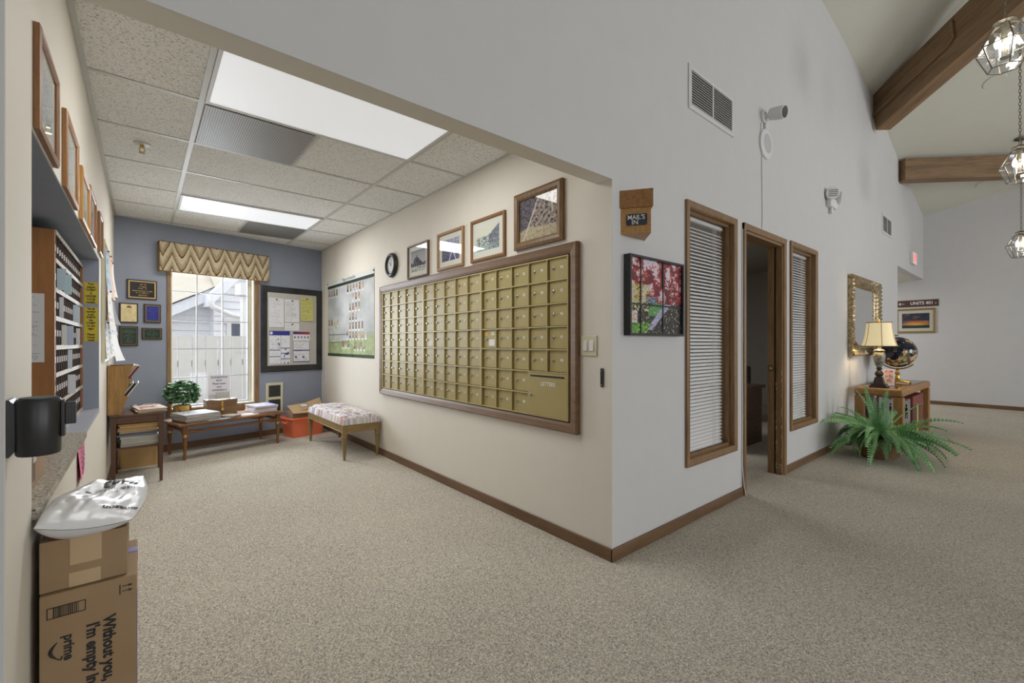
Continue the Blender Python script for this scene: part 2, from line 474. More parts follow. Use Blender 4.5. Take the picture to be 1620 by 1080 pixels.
# grey hall wall with its openings
def wall_pieces(m, x0, x1, z0, z1, y0, y1, holes, mi=0):
    xs = sorted({x0, x1, *[h[0] for h in holes], *[h[1] for h in holes]}); zs = sorted({z0, z1, *[h[2] for h in holes], *[h[3] for h in holes]})
    for i in range(len(xs)-1):
        run = None
        for j in range(len(zs)-1):
            cx, cz = (xs[i]+xs[i+1])/2, (zs[j]+zs[j+1])/2
            hole = any(h[0] < cx < h[1] and h[2] < cz < h[3] for h in holes)
            if not hole:
                if run is None: run = zs[j]
                end = zs[j+1]
            if (hole or j == len(zs)-2) and run is not None:
                m.box(xs[i], xs[i+1], y0, y1, run, end, mi); run = None
W1 = (2.805, 3.475, .42, 2.11); W2 = (4.705, 5.385, .42, 2.12); DR = (3.69, 4.49, 0, 2.10)
w = M(); wall_pieces(w, 1.986, 9.533, 0, 7.3, YF, YF+.12, [W1, W2, DR])
w.box(9.533, 12, YF, YF+.12, 2.479, 7.3); w.box(-5, -.227, YF-.09, YF+.03, 0, 7.3)
w.box(-.227, 1.986, YF, YF+.105, 2.104, 7.3)
w.quad((-.227,YF+.0005,2.1035),(-.227,YF+.105,2.1035),(1.984,YF+.105,2.1035),(1.984,YF+.0005,2.1035), 1)
w.quad((-.227,YF+.1055,2.104),(-.227,YF+.1055,2.6),(1.984,YF+.1055,2.6),(1.984,YF+.1055,2.104), 1)
struct(w.link('wall_front', [MT['hall'], MT['cream']]))
w = M(); w.box(XR, XR+.06, YF+.0005, 6.66, 0, ZC+.1); struct(w.link('wall_right', MT['cream']))
# left wall with the cubby niche
NY0, NY1, NZ0, NZ1 = 1.72, 4.14, .758, 1.772
w = M()
w.box(XL-.1, XL, 1.4255, NY0, 0, ZC+.1); w.box(XL-.1, XL, NY1, 6.2, 0, ZC+.1)
w.box(XL-.1, XL, NY0, NY1, 0, NZ0-.03); w.box(XL-.1, XL, NY0, NY1, NZ1, ZC+.1)
struct(w.link('wall_left', MT['cream']))
w = M()
w.box(-.95, XL-.002, NY0-.05, NY1+.05, NZ1-.003, NZ1+.03)      # soffit of the niche
w.box(-.95, XL-.002, NY1-.003, NY1+.05, NZ0-.03, NZ1)          # far jamb
w.box(-1.0, -.95, NY0-.05, NY1+.05, 0, NZ1+.03)
w.box(-.95, XL-.102, NY0-.05, NY0-.001, NZ0-.03, NZ1)
struct(w.link('trim_1', MT['blue']))
w = M(); w.box(-.95, XL+.001, 3.08, NY1-.004, NZ0-.028, NZ0, 1); w.box(-.95, XL+.012, NY0+.001, 3.08, NZ0-.028, NZ0, 0)
struct(w.link('trim_2', [MT['granite'], plain('sill_paint', (158,160,172), .5)]))
# back wall with window hole (local frame of that wall)
(bl, br) = on('back', 0, 0, 0); LB = 2.262
WB = (.483, 1.357, .45, 2.16)
w = M(); wall_pieces(w, -.06, LB+.05, 0, ZC+.1, 0, .12, [WB])
struct(w.link('wall_back', MT['blue'], loc=bl, rot=br))
w = M(); w.box(XFAR, XFAR+.1, -7, 4.2, 0, 7.3); struct(w.link('wall_far', MT['hall']))
# corridor beyond the opening
w = M(); w.box(9.533, 12, 4.0, 4.1, 0, 2.5); w.box(9.43, 9.533, YF+.121, 4.0, 0, 2.5); struct(w.link('wall_corridor', MT['hall']))
w = M(); w.box(9.45, 12, YF+.1205, 4.1, 2.479, 2.56); struct(w.link('ceiling_corridor', MT['cream']))
# hall behind the camera: two walls, one with tall windows
HW = [(-3.4, -.6, .5, 3.2), (1.4, 4.2, .5, 3.2), (6.2, 9.0, .5, 3.2)]
w = M(); wall_pieces(w, -5, 12, 0, 7.3, -7.1, -7.0, HW); struct(w.link('wall_hall_back', MT['hall']))
for i, h in enumerate(HW):
    m = M(); m.ring(h[0]-.06, h[1]+.06, h[2]-.06, h[3]+.06, [(0,-6.999),(0,-6.97),(.07,-6.97),(.07,-6.999)])
    m.box((h[0]+h[1])/2-.03, (h[0]+h[1])/2+.03, -7.05, -6.99, h[2], h[3])
    struct(m.link('window_%d' % (i+4), MT['trimx']))
w = M(); w.box(-5.1, -5, -7, YF-.09, 0, 7.6); struct(w.link('wall_hall_left', MT['hall']))
# vaulted hall ceiling in facets
def f1(x, y): return 4.68+.095*(8-x)+.4*(1.515-y)
def f2(x, y): return 4.235+.266*(11.07-x-y)
def f3(x, y): return 3.74+.208*(12-x)+.19*(1.515-y)
Y0 = 1.517
H0 = (7.9,Y0,f2(7.9,Y0)); AP = (5.15,-2,6.36); B_ = (9.555,Y0,f3(9.555,Y0)); C_ = (12.0,-.93,f3(12,-.93)); E_ = (12.0,-5,f2(12,-5))
c = M(); P5 = (-5,Y0,f1(-5,Y0)); P6 = (-5,-2,7.3); P7 = (-5,-7.1,5.6); P8 = (12,-7.1,5.0)
for poly in [(H0,AP,P6,P5),(H0,B_,C_),(H0,C_,E_),(H0,E_,AP),(B_,(12,Y0,f3(12,Y0)),C_),(AP,E_,P8,P7),(AP,P7,P6)]:
    c.add(list(poly), [tuple(range(len(poly)))])
struct(c.link('ceiling_vault', MT['vault']))
# mail room ceiling: tiles and metal grid
c = M(); c.box(XL-.1, XR+.05, YF+.107, 6.9, ZC, ZC+.08); struct(c.link('ceiling', MT['tile']))
ROWS = [2.33, 2.956, 3.6, 4.245, 4.89, 5.50, 6.15]; GX = [.25, 1.493]
c = M(); hb = .0135
for x in GX: c.box(x-hb, x+hb, YF+.11, 6.6, ZC-.004, ZC-.0005)
for y in ROWS: c.box(XL+.001, XR-.001, y-hb, y+hb, ZC-.0036, ZC-.0004)
c.box(.87-hb*.7, .87+hb*.7, 2.956, 3.6, ZC-.0035, ZC-.0004); c.box(.87-hb*.7, .87+hb*.7, 5.50, 6.15, ZC-.0035, ZC-.0004)
c.box(XL+.0005, XL+.022, YF+.11, 6.2, ZC-.0035, ZC-.0003); c.box(XR-.022, XR-.0005, YF+.11, 6.6, ZC-.0035, ZC-.0003)
struct(c.link('trim_3', MT['tbar']))
# baseboards
b = M(); b.box(XR-.013, XR-.0006, YF-.012, 6.62, 0, .07); struct(b.link('baseboard_right', MT['basey'], bevel=.003))
b = M(); b.box(XR-.013, 3.634, YF-.013, YF-.0006, 0, .07); b.box(4.546, 9.533, YF-.013, YF-.0006, 0, .07); struct(b.link('baseboard_front', MT['base'], bevel=.003))
b = M(); b.box(XFAR-.013, XFAR-.0006, -7, 4, 0, .07); struct(b.link('baseboard_far', MT['basey']))
b = M(); b.box(.0, LB-.02, -.013, -.0006, 0, .07); struct(b.link('baseboard_back', MT['base'], loc=bl, rot=br, bevel=.003))
b = M(); b.box(XL+.0006, XL+.013, 1.43, 6.15, 0, .07); struct(b.link('baseboard_left', MT['basey']))
# office beyond the door
w = M(); w.box(2.05, 9.4, 4.6, 4.7, 0, 2.6); w.box(9.33, 9.43, YF+.121, 4.6, 0, 2.6); struct(w.link('wall_office', MT['office']))
w = M(); w.box(2.05, 9.43, YF+.121, 4.7, 2.6, 2.68); struct(w.link('ceiling_office', MT['office']))

# ---- hall windows and door trim in the grey wall
CAS = [(0,-.0006),(0,-.017),(.012,-.021),(.042,-.016),(.052,-.012),(.056,-.0006)]
def hall_window(n, h, zt):
    loc, r = on('front', (h[0]+h[1])/2, 0, 0)
    x0, x1 = h[0]-(h[0]+h[1])/2, h[1]-(h[0]+h[1])/2
    m = M()
    m.ring(x0-.044, x1+.044, h[2]-.044, h[3]+.044, [(0,-.0006),(0,-.017),(.012,-.021),(.038,-.016),(.046,-.011),(.046,.119),(.044,.119),(.044,-.0006)])
    m.ring(x0+.002, x1-.002, h[2]+.002, h[3]-.002, [(0,.028),(.016,.028),(.016,.05),(0,.05)])
    root = struct(m.link('window_%d' % n, MT['trim'], loc=loc, rot=r))
    g = M(); g.quad((x0+.003,.039,h[2]+.003),(x1-.003,.039,h[2]+.003),(x1-.003,.039,h[3]-.003),(x0+.003,.039,h[3]-.003))
    o = g.link('glass_pane', MT['glass'], root)
    return root
hall_window(1, W1, 2.15); hall_window(2, W2, 2.16)
def blind(h, label):
    cx = (h[0]+h[1])/2; hw = (h[1]-h[0])/2-.012
    t = thing('window_blind', label, 'blind', (cx, YF+.085, h[2]+.012), 0, 'slatted blinds in the hall windows')
    H = h[3]-h[2]-.024
    m = M(); m.box(-hw, hw, -.013, .013, H-.028, H-.002); m.link('headrail', MT['white'], t, bevel=.003)
    m = M(); n = int((H-.05)/.0258)
    for i in range(n):
        z = .018+i*.0258; a = rad(42)
        pts = [(-.0125, 0.), (-.006, .0022), (.006, .0022), (.0125, 0.)]
        P = [(y*math.cos(a)-q*math.sin(a), y*math.sin(a)+q*math.cos(a)) for y, q in pts]
        vs = []
        for x in (-hw, hw): vs += [(x, y, z+q) for y, q in P]
        m.add(vs, [(k, k+1, k+5, k+4) for k in range(3)])
    m.link('slats', MT['slat'], t)
    m = M(); m.box(-hw, hw, -.011, .011, 0, .01); m.link('bottom_rail', MT['white'], t)
    m = M()
    for x in (-hw*.88, -hw*.8, hw*.5, hw*.6): m.tube([(x,-.0135,.006),(x,-.0135,H-.02)], .0016, 5)
    m.link('cord', MT['white'], t)
blind(W1, 'white slatted blind in the tall window nearest the maple picture')
blind(W2, 'white slatted blind in the tall window between doorway and gilt mirror')
m = M()
for s in (0,):
    x0, x1 = DR[0], DR[1]
    prof = [(0,-.0006),(0,-.017),(.012,-.021),(.042,-.016),(.052,-.012),(.056,-.0006)]
    def casing_leg(xa, sgn):
        m.prism([(xa, YF-.0006),(xa, YF-.017),(xa+sgn*.012, YF-.021),(xa+sgn*.046, YF-.014),(xa+sgn*.052, YF-.0006)], 0, 2.152, 'z')
    casing_leg(x0-.052, 1); casing_leg(x1+.052, -1)
    m.prism([(YF-.0006, 2.153),(YF-.017, 2.153),(YF-.021, 2.141),(YF-.014, 2.105),(YF-.0006, 2.101)], x0-.052, x1+.052, 'x')
    # jamb boards with the pocket slot between them
    m.box(x1-.018, x1-.0005, YF-.0003, YF+.050, 0, 2.099); m.box(x1-.018, x1-.0005, YF+.066, YF+.1195, 0, 2.099)
    m.box(x0+.0005, x0+.018, YF-.0003, YF+.1195, 0, 2.099); m.box(x0, x1, YF-.0003, YF+.1195, 2.082, 2.0995)
RS = random.Random(9)
for k in range(46):
    z = .03+.9*RS.random()**2.2; hh = RS.uniform(.006,.03); yy = RS.choice([YF+.001, YF+.047, YF+.044])
    m.box(x1-.0186, x1-.0179, yy, yy+RS.uniform(.002,.005), z, z+hh, 1)
for yy in (YF+.004, YF+.02): m.box(x1-.0186, x1-.0179, yy, yy+RS.uniform(.012,.025), .085, .093, 1)
m.box(x1-.0186, x1-.0179, YF+.004, YF+.044, .06, .064, 1)
struct(m.link('trim_4', [MT['trim'], plain('worn_wood', (206,190,160), .8)]))
d = M(); d.box(DR[1]-.0095, DR[1]-.0005, YF+.0505, YF+.0655, .005, 2.08); root = struct(d.link('door_1', MT['blackm']))
d = M(); d.box(DR[1]-.024, DR[1]-.0185, YF+.068, YF+.116, .94, 1.0); d.link('latch_plate', MT['antbrass'], root, bevel=.002)
d = M(); T = Matrix.Translation((DR[1]-.024, YF+.09, .97)) @ Matrix.Rotation(-PI/2, 4, 'Y'); d.lathe([(.015,0),(.015,.008),(.010,.014)], 14, 0, T=T); d.link('latch_button', MT['brass'], root, True)

# ------------------------------------------------------------------ MAILBOXES
MX0, MX1, MZ0, MZ1 = 1.745, 4.555, .662, 1.802
t = thing('mailbox_surround', 'brown mitred wood frame around the wall of bronze mailboxes', 'frame', *on('mail', (MX0+MX1)/2, MZ0))
hw = (MX1-MX0)/2; H = MZ1-MZ0
m = M(); m.ring(-hw, hw, 0, H, [(0,0),(0,-.026),(.008,-.034),(.045,-.028),(.062,-.020),(.062,0)]); m.link('frame', wood('surround_wood', (92,66,44), (128,98,70), 'x', .8), t)
m = M(); m.ring(-hw+.0625, hw-.0625, .0625, H-.0625, [(0,-.001),(0,-.014),(.006,-.014),(.006,-.001)]); m.link('gasket', MT['blackm'], t)
BW = (2*hw-.14)/3; BZ0 = MZ0+.0695; BH = H-.139; RH = BH/7; CW = (BW-.02)/5
bn = ['left', 'middle', 'right']
num = 1
lockm = None
for bi in range(3):
    yc = MX1-.07-BW*(bi+.5)
    t = thing('mailbox_bank', ['bronze mailbox bank of five columns nearest the blue window wall', 'middle bronze mailbox bank of the three in the wood frame', 'bronze mailbox bank with the slotted letters drop door'][bi], 'mailbox', *on('mail', yc, BZ0), group='bronze mailbox banks')
    m = M(); m.box(-BW/2, BW/2, -.006, -.0005, 0, BH, 1)
    m.box(-BW/2, -BW/2+.012, -.030, -.006, 0, BH); m.box(BW/2-.008, BW/2, -.030, -.006, 0, BH)
    m.box(-BW/2+.012, BW/2-.008, -.028, -.006, 0, .008); m.box(-BW/2+.012, BW/2-.008, -.028, -.006, BH-.008, BH)
    m.link('cabinet', [MT['goldrail'], MT['blackm']], t)
    m = M()
    big = bi == 2
    for r in range(1, 7):
        x1 = BW/2-.008
        if big and r == 1: x1 = -BW/2+.012+3*CW+.002
        m.box(-BW/2+.012, x1, -.027, -.006, r*RH-.004, r*RH+.004)
    for k in range(1, 5):
        z0 = 2*RH if (big and k == 4) else .008
        m.box(-BW/2+.012+k*CW-.003, -BW/2+.012+k*CW+.003, -.0275, -.006, z0, BH-.008)
    m.link('divider', MT['goldrail'], t)
    for k in range(5):
        for r in range(7):          # r = 0 top
            if big and k > 2 and r > 4: continue
            x0 = -BW/2+.012+k*CW; z1 = BH-r*RH
            a, b_, c0, d0 = x0+.013, x0+CW-.004, z1-RH+.007, z1-.006
            m = M(); m.box(a, b_, -.014, -.0065, c0, d0)
            zc = (c0+d0)/2; special = (k == 0 and r == 3)
            if not special:
                m.text(str(num), .024, a+(b_-a)*.66, -.0141, zc+.006, 1, off=.0006)
                num += 1
            dr = m.link('door', [MT['gold'], MT['paper']], t)
            if special:
                sx = a+(b_-a)*.62
                m = M(); m.box(sx-.036, sx+.034, -.0152, -.0142, c0+.014, c0+.062); m.link('sticker', MT['paper'], dr)
                if bi:
                    m = M(); m.box(sx-.01, sx+.034, -.0152, -.0142, d0-.04, d0-.012); m.link('sticker', plain('pale_sticker_%d' % bi, (206,202,166), .6), dr)
                if bi == 2:
                    m = M(); T = Matrix.Translation((a+.03, -.0142, d0-.028)) @ Matrix.Rotation(PI/2, 4, 'X'); m.lathe([(.017,0),(.017,.001)], 18, 0, T=T); m.link('sticker', plain('amber_sticker', (222,170,40), .5), dr)
            if lockm is None:
                m = M(); m.lathe([(.0095,0),(.0095,.003),(.0075,.004),(.0075,.010),(.006,.012),(.0015,.012),(.0015,.009)], 14)
                m.box(-.0012, .0012, -.0045, .0045, .0121, .0127)
                lo = m.link('lock', MT['chrome'], dr, True); lockm = lo.data
            else:
                lo = bpy.data.objects.new('lock', lockm); COL.objects.link(lo); lo.parent = dr
            lo.location = (a+(b_-a)*(.22 if special else .2), -.0142, zc if special else zc+.004); lo.rotation_euler = (PI/2, 0, 0)
    if big:
        a = -BW/2+.012+3*CW+.004; b_ = BW/2-.009
        m = M(); m.box(a, b_, -.030, -.0065, .009, 2*RH-.006)
        m.text('LETTERS', .034, a+(b_-a)*.53, -.0301, 2*RH-.075, 1, off=.0004)
        dr = m.link('letter_drop_door', [MT['gold'], MT['paper']], t, bevel=.002)
        dr['label'] = 'large drop door marked LETTERS'
        m = M(); m.box(a+.02, b_-.02, -.0312, -.0302, 2*RH-.032, 2*RH-.021); m.link('mail_slot', MT['blackm'], dr)
        lo = bpy.data.objects.new('lock', lockm); COL.objects.link(lo); lo.parent = dr; lo.location = (a+.022, -.0302, RH-.01); lo.rotation_euler = (PI/2, 0, 0)

# ------------------------------------------------------------------ FRAMED PICTURES
def picture(w, a0, a1, z0, z1, label, paint, fm, fw=.022, dp=.022, mat_w=0., matc=(226,224,214), cat='picture', nx=70, glass=True, res=None, name='picture_frame', group=None, off=0.):
    """a0..a1 along the wall (world), picture seen from the room"""
    t = thing(name, label, cat, *on(w, (a0+a1)/2, z0, .001+off), group=group)
    hw = abs(a1-a0)/2; H = z1-z0
    m = M(); m.ring(-hw, hw, 0, H, [(0,0),(0,-dp*.75),(fw*.35,-dp),(fw*.75,-dp*.9),(fw,-dp*.6),(fw,0)]); m.link('frame', fm, t)
    iw = hw-fw+.001; mw = mat_w
    m = M()
    if mw:
        mc = rgb(matc)
        m.add([(-iw,-dp*.3,fw-.001),(iw,-dp*.3,fw-.001),(iw,-dp*.3,H-fw+.001),(-iw,-dp*.3,H-fw+.001)], [(0,1,2,3)], 0, None, mc)
        m.link('mat_board', MT['print'], t); m = M()
    ny = max(8, int(nx*(H-2*fw-2*mw)/(2*(iw-mw))))
    m.grid(-iw+mw, iw-mw, fw+mw, H-fw-mw, -dp*.3-.0008, nx, ny, paint)
    m.link('print', MT['print'], t)
    if glass:
        m = M(); m.quad((-iw,-dp*.45,fw),(iw,-dp*.45,fw),(iw,-dp*.45,H-fw),(-iw,-dp*.45,H-fw)); m.link('glass', MT['pglass'], t)
    return t
Wd = lambda n, a, b: wood(n, a, b, 'z', 1.5)
picture('mail', 1.868, 2.325, 1.834, 2.21, 'large dark gold framed aerial photo, biggest of four above the mailboxes', p_aerial, Wd('gilt_wood', (66,46,26), (136,102,58)), .05, .03)
picture('mail', 2.435, 2.859, 1.824, 2.146, 'oak framed photo of a long building and trees above the mailboxes', p_build, Wd('frame_oak', (110,74,40), (150,106,62)), .024, .022, .05)
picture('mail', 2.962, 3.369, 1.824, 2.142, 'light wood framed photo of a road in a wide mat above the mailboxes', p_road, Wd('frame_light', (122,88,50), (164,124,76)), .024, .022, .045)
picture('mail', 3.528, 3.929, 1.816, 2.131, 'thin dark framed photo of tall fir trees beside the wall clock', p_trees, Wd('frame_dark', (70,46,30), (116,84,56)), .018, .022, .04)
gm = [Wd('lf_a', (104,68,38), (150,106,66)), Wd('lf_b', (128,86,44), (170,122,70)), Wd('lf_c', (158,112,56), (194,148,84)), Wd('lf_d', (130,78,44), (168,112,70)), Wd('lf_e', (110,74,42), (150,108,66))]
lf = [(1.735, 2.09, 1.779, 2.066, 'wide brown framed certificate on the left wall, nearest the grey corner'),
      (2.29, 2.68, 1.775, 2.061, 'brown framed certificate second from the corner above the cubby niche'),
      (2.845, 3.23, 1.775, 2.024, 'pale oak framed certificate third from the corner above the cubby niche'),
      (3.26, 3.67, 1.776, 2.05, 'reddish framed certificate fourth from the corner above the cubby niche'),
      (3.97, 4.25, 1.80, 2.07, 'last brown framed certificate above the cubby niche, by the corkboard')]
for i, (a, b_, z0, z1, lb) in enumerate(lf):
    picture('left', a, b_, z0, z1, lb, doc(16, (150,155,165), (206,212,218), 30, .14, 40+i), gm[i], .022, .016, .04, (214,212,200), group='framed certificates on the left wall')
picture('far', 1.327, 1.93, 1.412, 1.902, 'gold framed sunset painting under the units sign', p_sunset, Wd('gold_frame', (116,92,46), (160,130,70)), .035, .03, .06, (212,206,190), cat='painting')
# maple picture in a deep black frame
t = thing('window_picture', 'deep black framed picture of a red maple beside the tall window', 'picture', *on('front', 2.385, 1.245))
m = M(); m.ring(-.295, .285, 0, .46, [(0,0),(0,-.045),(.014,-.045),(.014,-.034),(.0145,0)]); m.link('frame', MT['black'], t, bevel=.002)
m = M(); m.grid(-.282, .272, .013, .447, -.028, 150, 120, p_maple); m.link('print', MT['gloss'], t)
m = M()
for x in (-.175, .06): m.box(x-.004, x+.004, -.0325, -.0285, .014, .446)
m.box(-.281, .271, -.0328, -.0288, .176, .186); m.link('muntin', MT['black'], t)

# ------------------------------------------------------------------ THINGS ON THE MAIL WALL
t = thing('wall_clock', 'small round black wall clock beside the fir tree photo', 'clock', *on('mail', 4.29, 2.005))
T = Matrix.Rotation(PI/2, 4, 'X')
m = M(); m.lathe([(.125,0),(.125,.02),(.115,.034),(.10,.038),(.088,.030),(.084,.022),(.084,0)], 40, 0, T=T); m.link('rim', MT['black'], t, True)
m = M(); m.lathe([(.0,.018),(.085,.018)], 40, 0, T=T); 
for k in range(12):
    a = PI*k/6; m.box(-.003,.003,-.0188,-.0182,.062,.074, 1, Matrix.Rotation(a, 4, 'Y'))
m.link('dial', [plain('dial', (206,206,204), .5), MT['ink']], t)
m = M(); m.box(-.003,.003,-.0205,-.0195,-.01,.045,0,Matrix.Rotation(rad(-55),4,'Y')); m.box(-.002,.002,-.0205,-.0195,-.012,.065,0,Matrix.Rotation(rad(8),4,'Y')); m.link('hand', MT['ink'], t)

t = thing('resident_poster', 'tall poster of small portrait photos with green bands by the clock', 'poster', *on('mail', 5.555, 1.03))
PW, PH = 1.6, 1.015
m = M(); m.box(-PW/2, PW/2, -.003, 0, 0, PH, 0, None, rgb((200,200,196))); m.grid(-PW/2, PW/2, 0, PH, -.0034, 90, 80, p_poster)
m.text('Village at ForestGlen', .055, 0, -.004, .982, 0, None, rgb((96,100,100)), shear=.3)
m.link('sheet', MT['print'], t)
m = M()
def port(u, v, n, seed):
    for i in range(n):
        x = -PW/2+PW*(u+i*.062); z = PH*v
        skin = mix(rgb((214,164,120)), rgb((150,104,76)), R.random()); bgc = mix(rgb((92,66,50)), rgb((190,176,160)), R.random()); sh = [rgb((60,70,110)), rgb((170,70,60)), rgb((210,170,90)), rgb((90,110,80)), rgb((200,200,206)), rgb((40,40,46))][R.randrange(6)]
        def pf(a, b, skin=skin, bgc=bgc, sh=sh):
            if (a-.5)**2+((b-.62)*1.1)**2 < .05: return skin
            if b < .38 and abs(a-.5) < .42-.1*b: return sh
            return bgc
        q_ = M(); q_.grid(x, x+.05, z, z+.085, -.0042, 7, 8, pf)
        q_.quad((x,-.0042,z-.022),(x+.05,-.0042,z-.022),(x+.05,-.0042,z),(x,-.0042,z), 0, None, rgb((226,226,226))); q_.link('portrait_photo', MT['gloss'], t)
for u, v, n in [(.03,.79,4),(.47,.80,6),(.58,.69,3),(.52,.57,4),(.52,.45,3),(.52,.34,5),(.46,.23,7),(.36,.12,3),(.62,.10,4),(.03,.40,2),(.24,.40,1)]: port(u, v, n, 1)
m = M()
for x, z in ((-.8,.985),(.79,.985),(-.3,.02),(.15,.02)): m.lathe([(.009,0),(.009,.006),(.004,.009)], 10, 0, T=Matrix.Translation((x,-.0045,z)) @ T)
m.link('tack', MT['black'], t)

t = thing('light_switch', 'ivory double rocker light switch right of the mailboxes', 'light switch', *on('mail', 1.676, 1.128))
m = M(); m.box(-.058,.058,-.006,0,0,.117); m.link('plate', MT['offwhite'], t, bevel=.003)
for x in (-.023,.023):
    m = M(); m.add([(x-.014,-.006,.028),(x+.014,-.006,.028),(x+.014,-.006,.09),(x-.014,-.006,.09),(x-.014,-.013,.03),(x+.014,-.013,.03),(x+.014,-.008,.088),(x-.014,-.008,.088)], [(4,5,6,7),(0,1,5,4),(1,2,6,5),(2,3,7,6),(3,0,4,7)]); m.link('rocker', MT['white'], t)
t = thing('mail_slot_cover', 'small dark metal strip on the wall below the light switch', 'wall fitting', *on('mail', 1.581, .955))
m = M(); m.prism([(-.008,0),(.008,0),(.01,.01),(.01,.095),(.008,.105),(-.008,.105),(-.01,.095),(-.01,.01)], -.006, 0, 'y'); m.link('strip', MT['black'], t)
m = M()
for z in (.012,.093): m.lathe([(.004,0),(.004,.002)], 8, 0, T=Matrix.Translation((0,-.0061,z)) @ T)
m.link('screw', MT['chrome'], t)

# ------------------------------------------------------------------ GREY WALL FITTINGS
def vent(x0, x1, z0, z1, label, grp):
    t = thing('wall_vent', label, 'vent', *on('front', (x0+x1)/2, z0), group=grp)
    hw = (x1-x0)/2; H = z1-z0; k = .035
    m = M(); m.ring(-hw, hw, 0, H, [(0,0),(0,-.006),(k*.5,-.012),(k,-.008),(k,0)]); m.box(-.008,.008,-.009,-.003,k,H-k)
    m.link('frame', MT['whitemetal'], t)
    m = M(); m.box(-hw+k, hw-k, -.002, -.0005, k, H-k); m.link('duct', MT['ductgrey'], t)
    m = M(); n = 13
    for i in range(n):
        z = k+(H-2*k)*(i+.5)/n
        m.add([(-hw+k,-.008,z-.0045),(hw-k,-.008,z-.0045),(hw-k,-.005,z+.0035),(-hw+k,-.005,z+.0035)], [(0,1,2,3)])
    m.link('louvers', plain('vent_grey', (206,206,204), .5), t)
vent(2.80, 3.475, 2.775, 3.075, 'large white louvred vent high on the grey wall above the tall window', 'louvred wall vents')
vent(8.41, 9.05, 2.845, 3.14, 'far small louvred vent high on the grey wall above the mirror', 'louvred wall vents')
# security camera
t = thing('security_camera', 'white round security camera high on the grey wall above the doorway', 'camera', *on('front', 4.04, 3.12))
m = M(); m.lathe([(.05,0),(.05,.012),(.042,.018)], 24, 0, T=T); m.link('mount', MT['white'], t, True)
m = M(); m.tube([(0,-.015,0),(.01,-.045,.0),(.03,-.06,.005)], .016, 10); m.link('arm', MT['white'], t, True)
TC = Matrix.Translation((.03,-.06,.005)) @ Matrix.Rotation(rad(-62), 4, 'Z') @ Matrix.Rotation(PI/2, 4, 'Y') @ Matrix.Rotation(0, 4, 'X')
TC = Matrix.Translation((.03,-.06,.01)) @ Vector((-.05,-.95,-.2)).to_track_quat('Z','Y').to_matrix().to_4x4()
m = M(); m.lathe([(.02,-.03),(.048,-.01),(.052,.04),(.052,.095),(.046,.10)], 26, 0, T=TC); m.link('body', MT['white'], t, True)
m = M(); m.lathe([(.0455,.1005),(.0455,.104),(.02,.105),(.0,.105)], 26, 0, T=TC); m.link('lens', MT['black'], t, True)
t = thing('wall_speaker_disc', 'flat white round disc hanging under the security camera', 'speaker', *on('front', 4.085, 2.90))
m = M(); m.lathe([(.125,0),(.125,.014),(.112,.022),(.1,.022)], 40, 0, T=T); m.link('rim', MT['white'], t, True)
m = M(); m.lathe([(.0,.0225),(.082,.0225)], 32, 0, T=T); m.link('cover', plain('disc_grey', (188,188,196), .5), t, True)
m = M(); m.box(-.03,.03,-.02,0,.11,.20); m.link('bracket', MT['white'], t, bevel=.008)
m = M(); pts = [(4.0,YF-.005,3.06),(3.985,YF-.006,2.98),(4.005,YF-.005,2.9),(4.012,YF-.005,2.6),(4.022,YF-.005,2.4),(4.022,YF-.005,2.24),(4.012,YF-.005,2.17)]
tag(m.tube(pts, .004, 6).link('camera_cord', MT['white'], None, True), 'thin white cord hanging from the security camera to the door frame', 'cord')
m = M(); pts = [(3.626,YF-.006,2.10),(3.628,YF-.006,1.6),(3.624,YF-.006,1.1),(3.629,YF-.007,.6),(3.622,YF-.008,.25),(3.626,YF-.018,.09),(3.634,YF-.03,.006)]
tag(m.tube(pts, .0035, 6).link('door_cord', MT['white'], None, True), 'thin white cord running down beside the office doorway to the carpet', 'cord')
# emergency light
t = thing('emergency_light', 'white twin head emergency light on the grey wall above the second blind', 'emergency light', *on('front', 5.87, 2.70))
m = M(); m.box(-.12,.12,-.05,0,0,.10); m.link('housing', MT['white'], t, bevel=.012)
for sx in (-1,1):
    TT = Matrix.Translation((sx*.12,-.055,.13)) @ Vector((sx*.7-.35,-.8,-.1)).to_track_quat('Z','Y').to_matrix().to_4x4()
    m = M(); m.lathe([(.03,-.05),(.062,-.02),(.068,.02),(.06,.03)], 20, 0, T=TT); m.tube([(sx*.08,-.03,.09),(sx*.12,-.05,.13)], .014, 8)
    hd = m.link('lamp_head', MT['white'], t, True)
    m = M()
    for k in range(4): m.box(-.045,.045,-.036+.02*k,-.028+.02*k,.0305,.033,0,TT)
    m.link('lens_rib', plain('grey_lens_%d' % sx, (90,92,94), .3), hd)
m = M(); m.box(-.02,.02,-.03,-.005,-.06,0); m.link('conduit', MT['white'], t)
# exit sign
t = thing('exit_sign', 'white exit sign with red glow above the corridor opening', 'exit sign', *on('front', 10.76, 2.63))
m = M(); m.box(-.18,.18,-.045,0,0,.22); m.link('housing', MT['white'], t, bevel=.006)
m = M(); m.box(-.168,.168,-.0475,-.0458,.012,.208); m.text('EXIT', .16, 0, -.0476, .11, 1, off=.004, sx=.8); m.link('face', [MT['exit'], MT['exitred']], t)
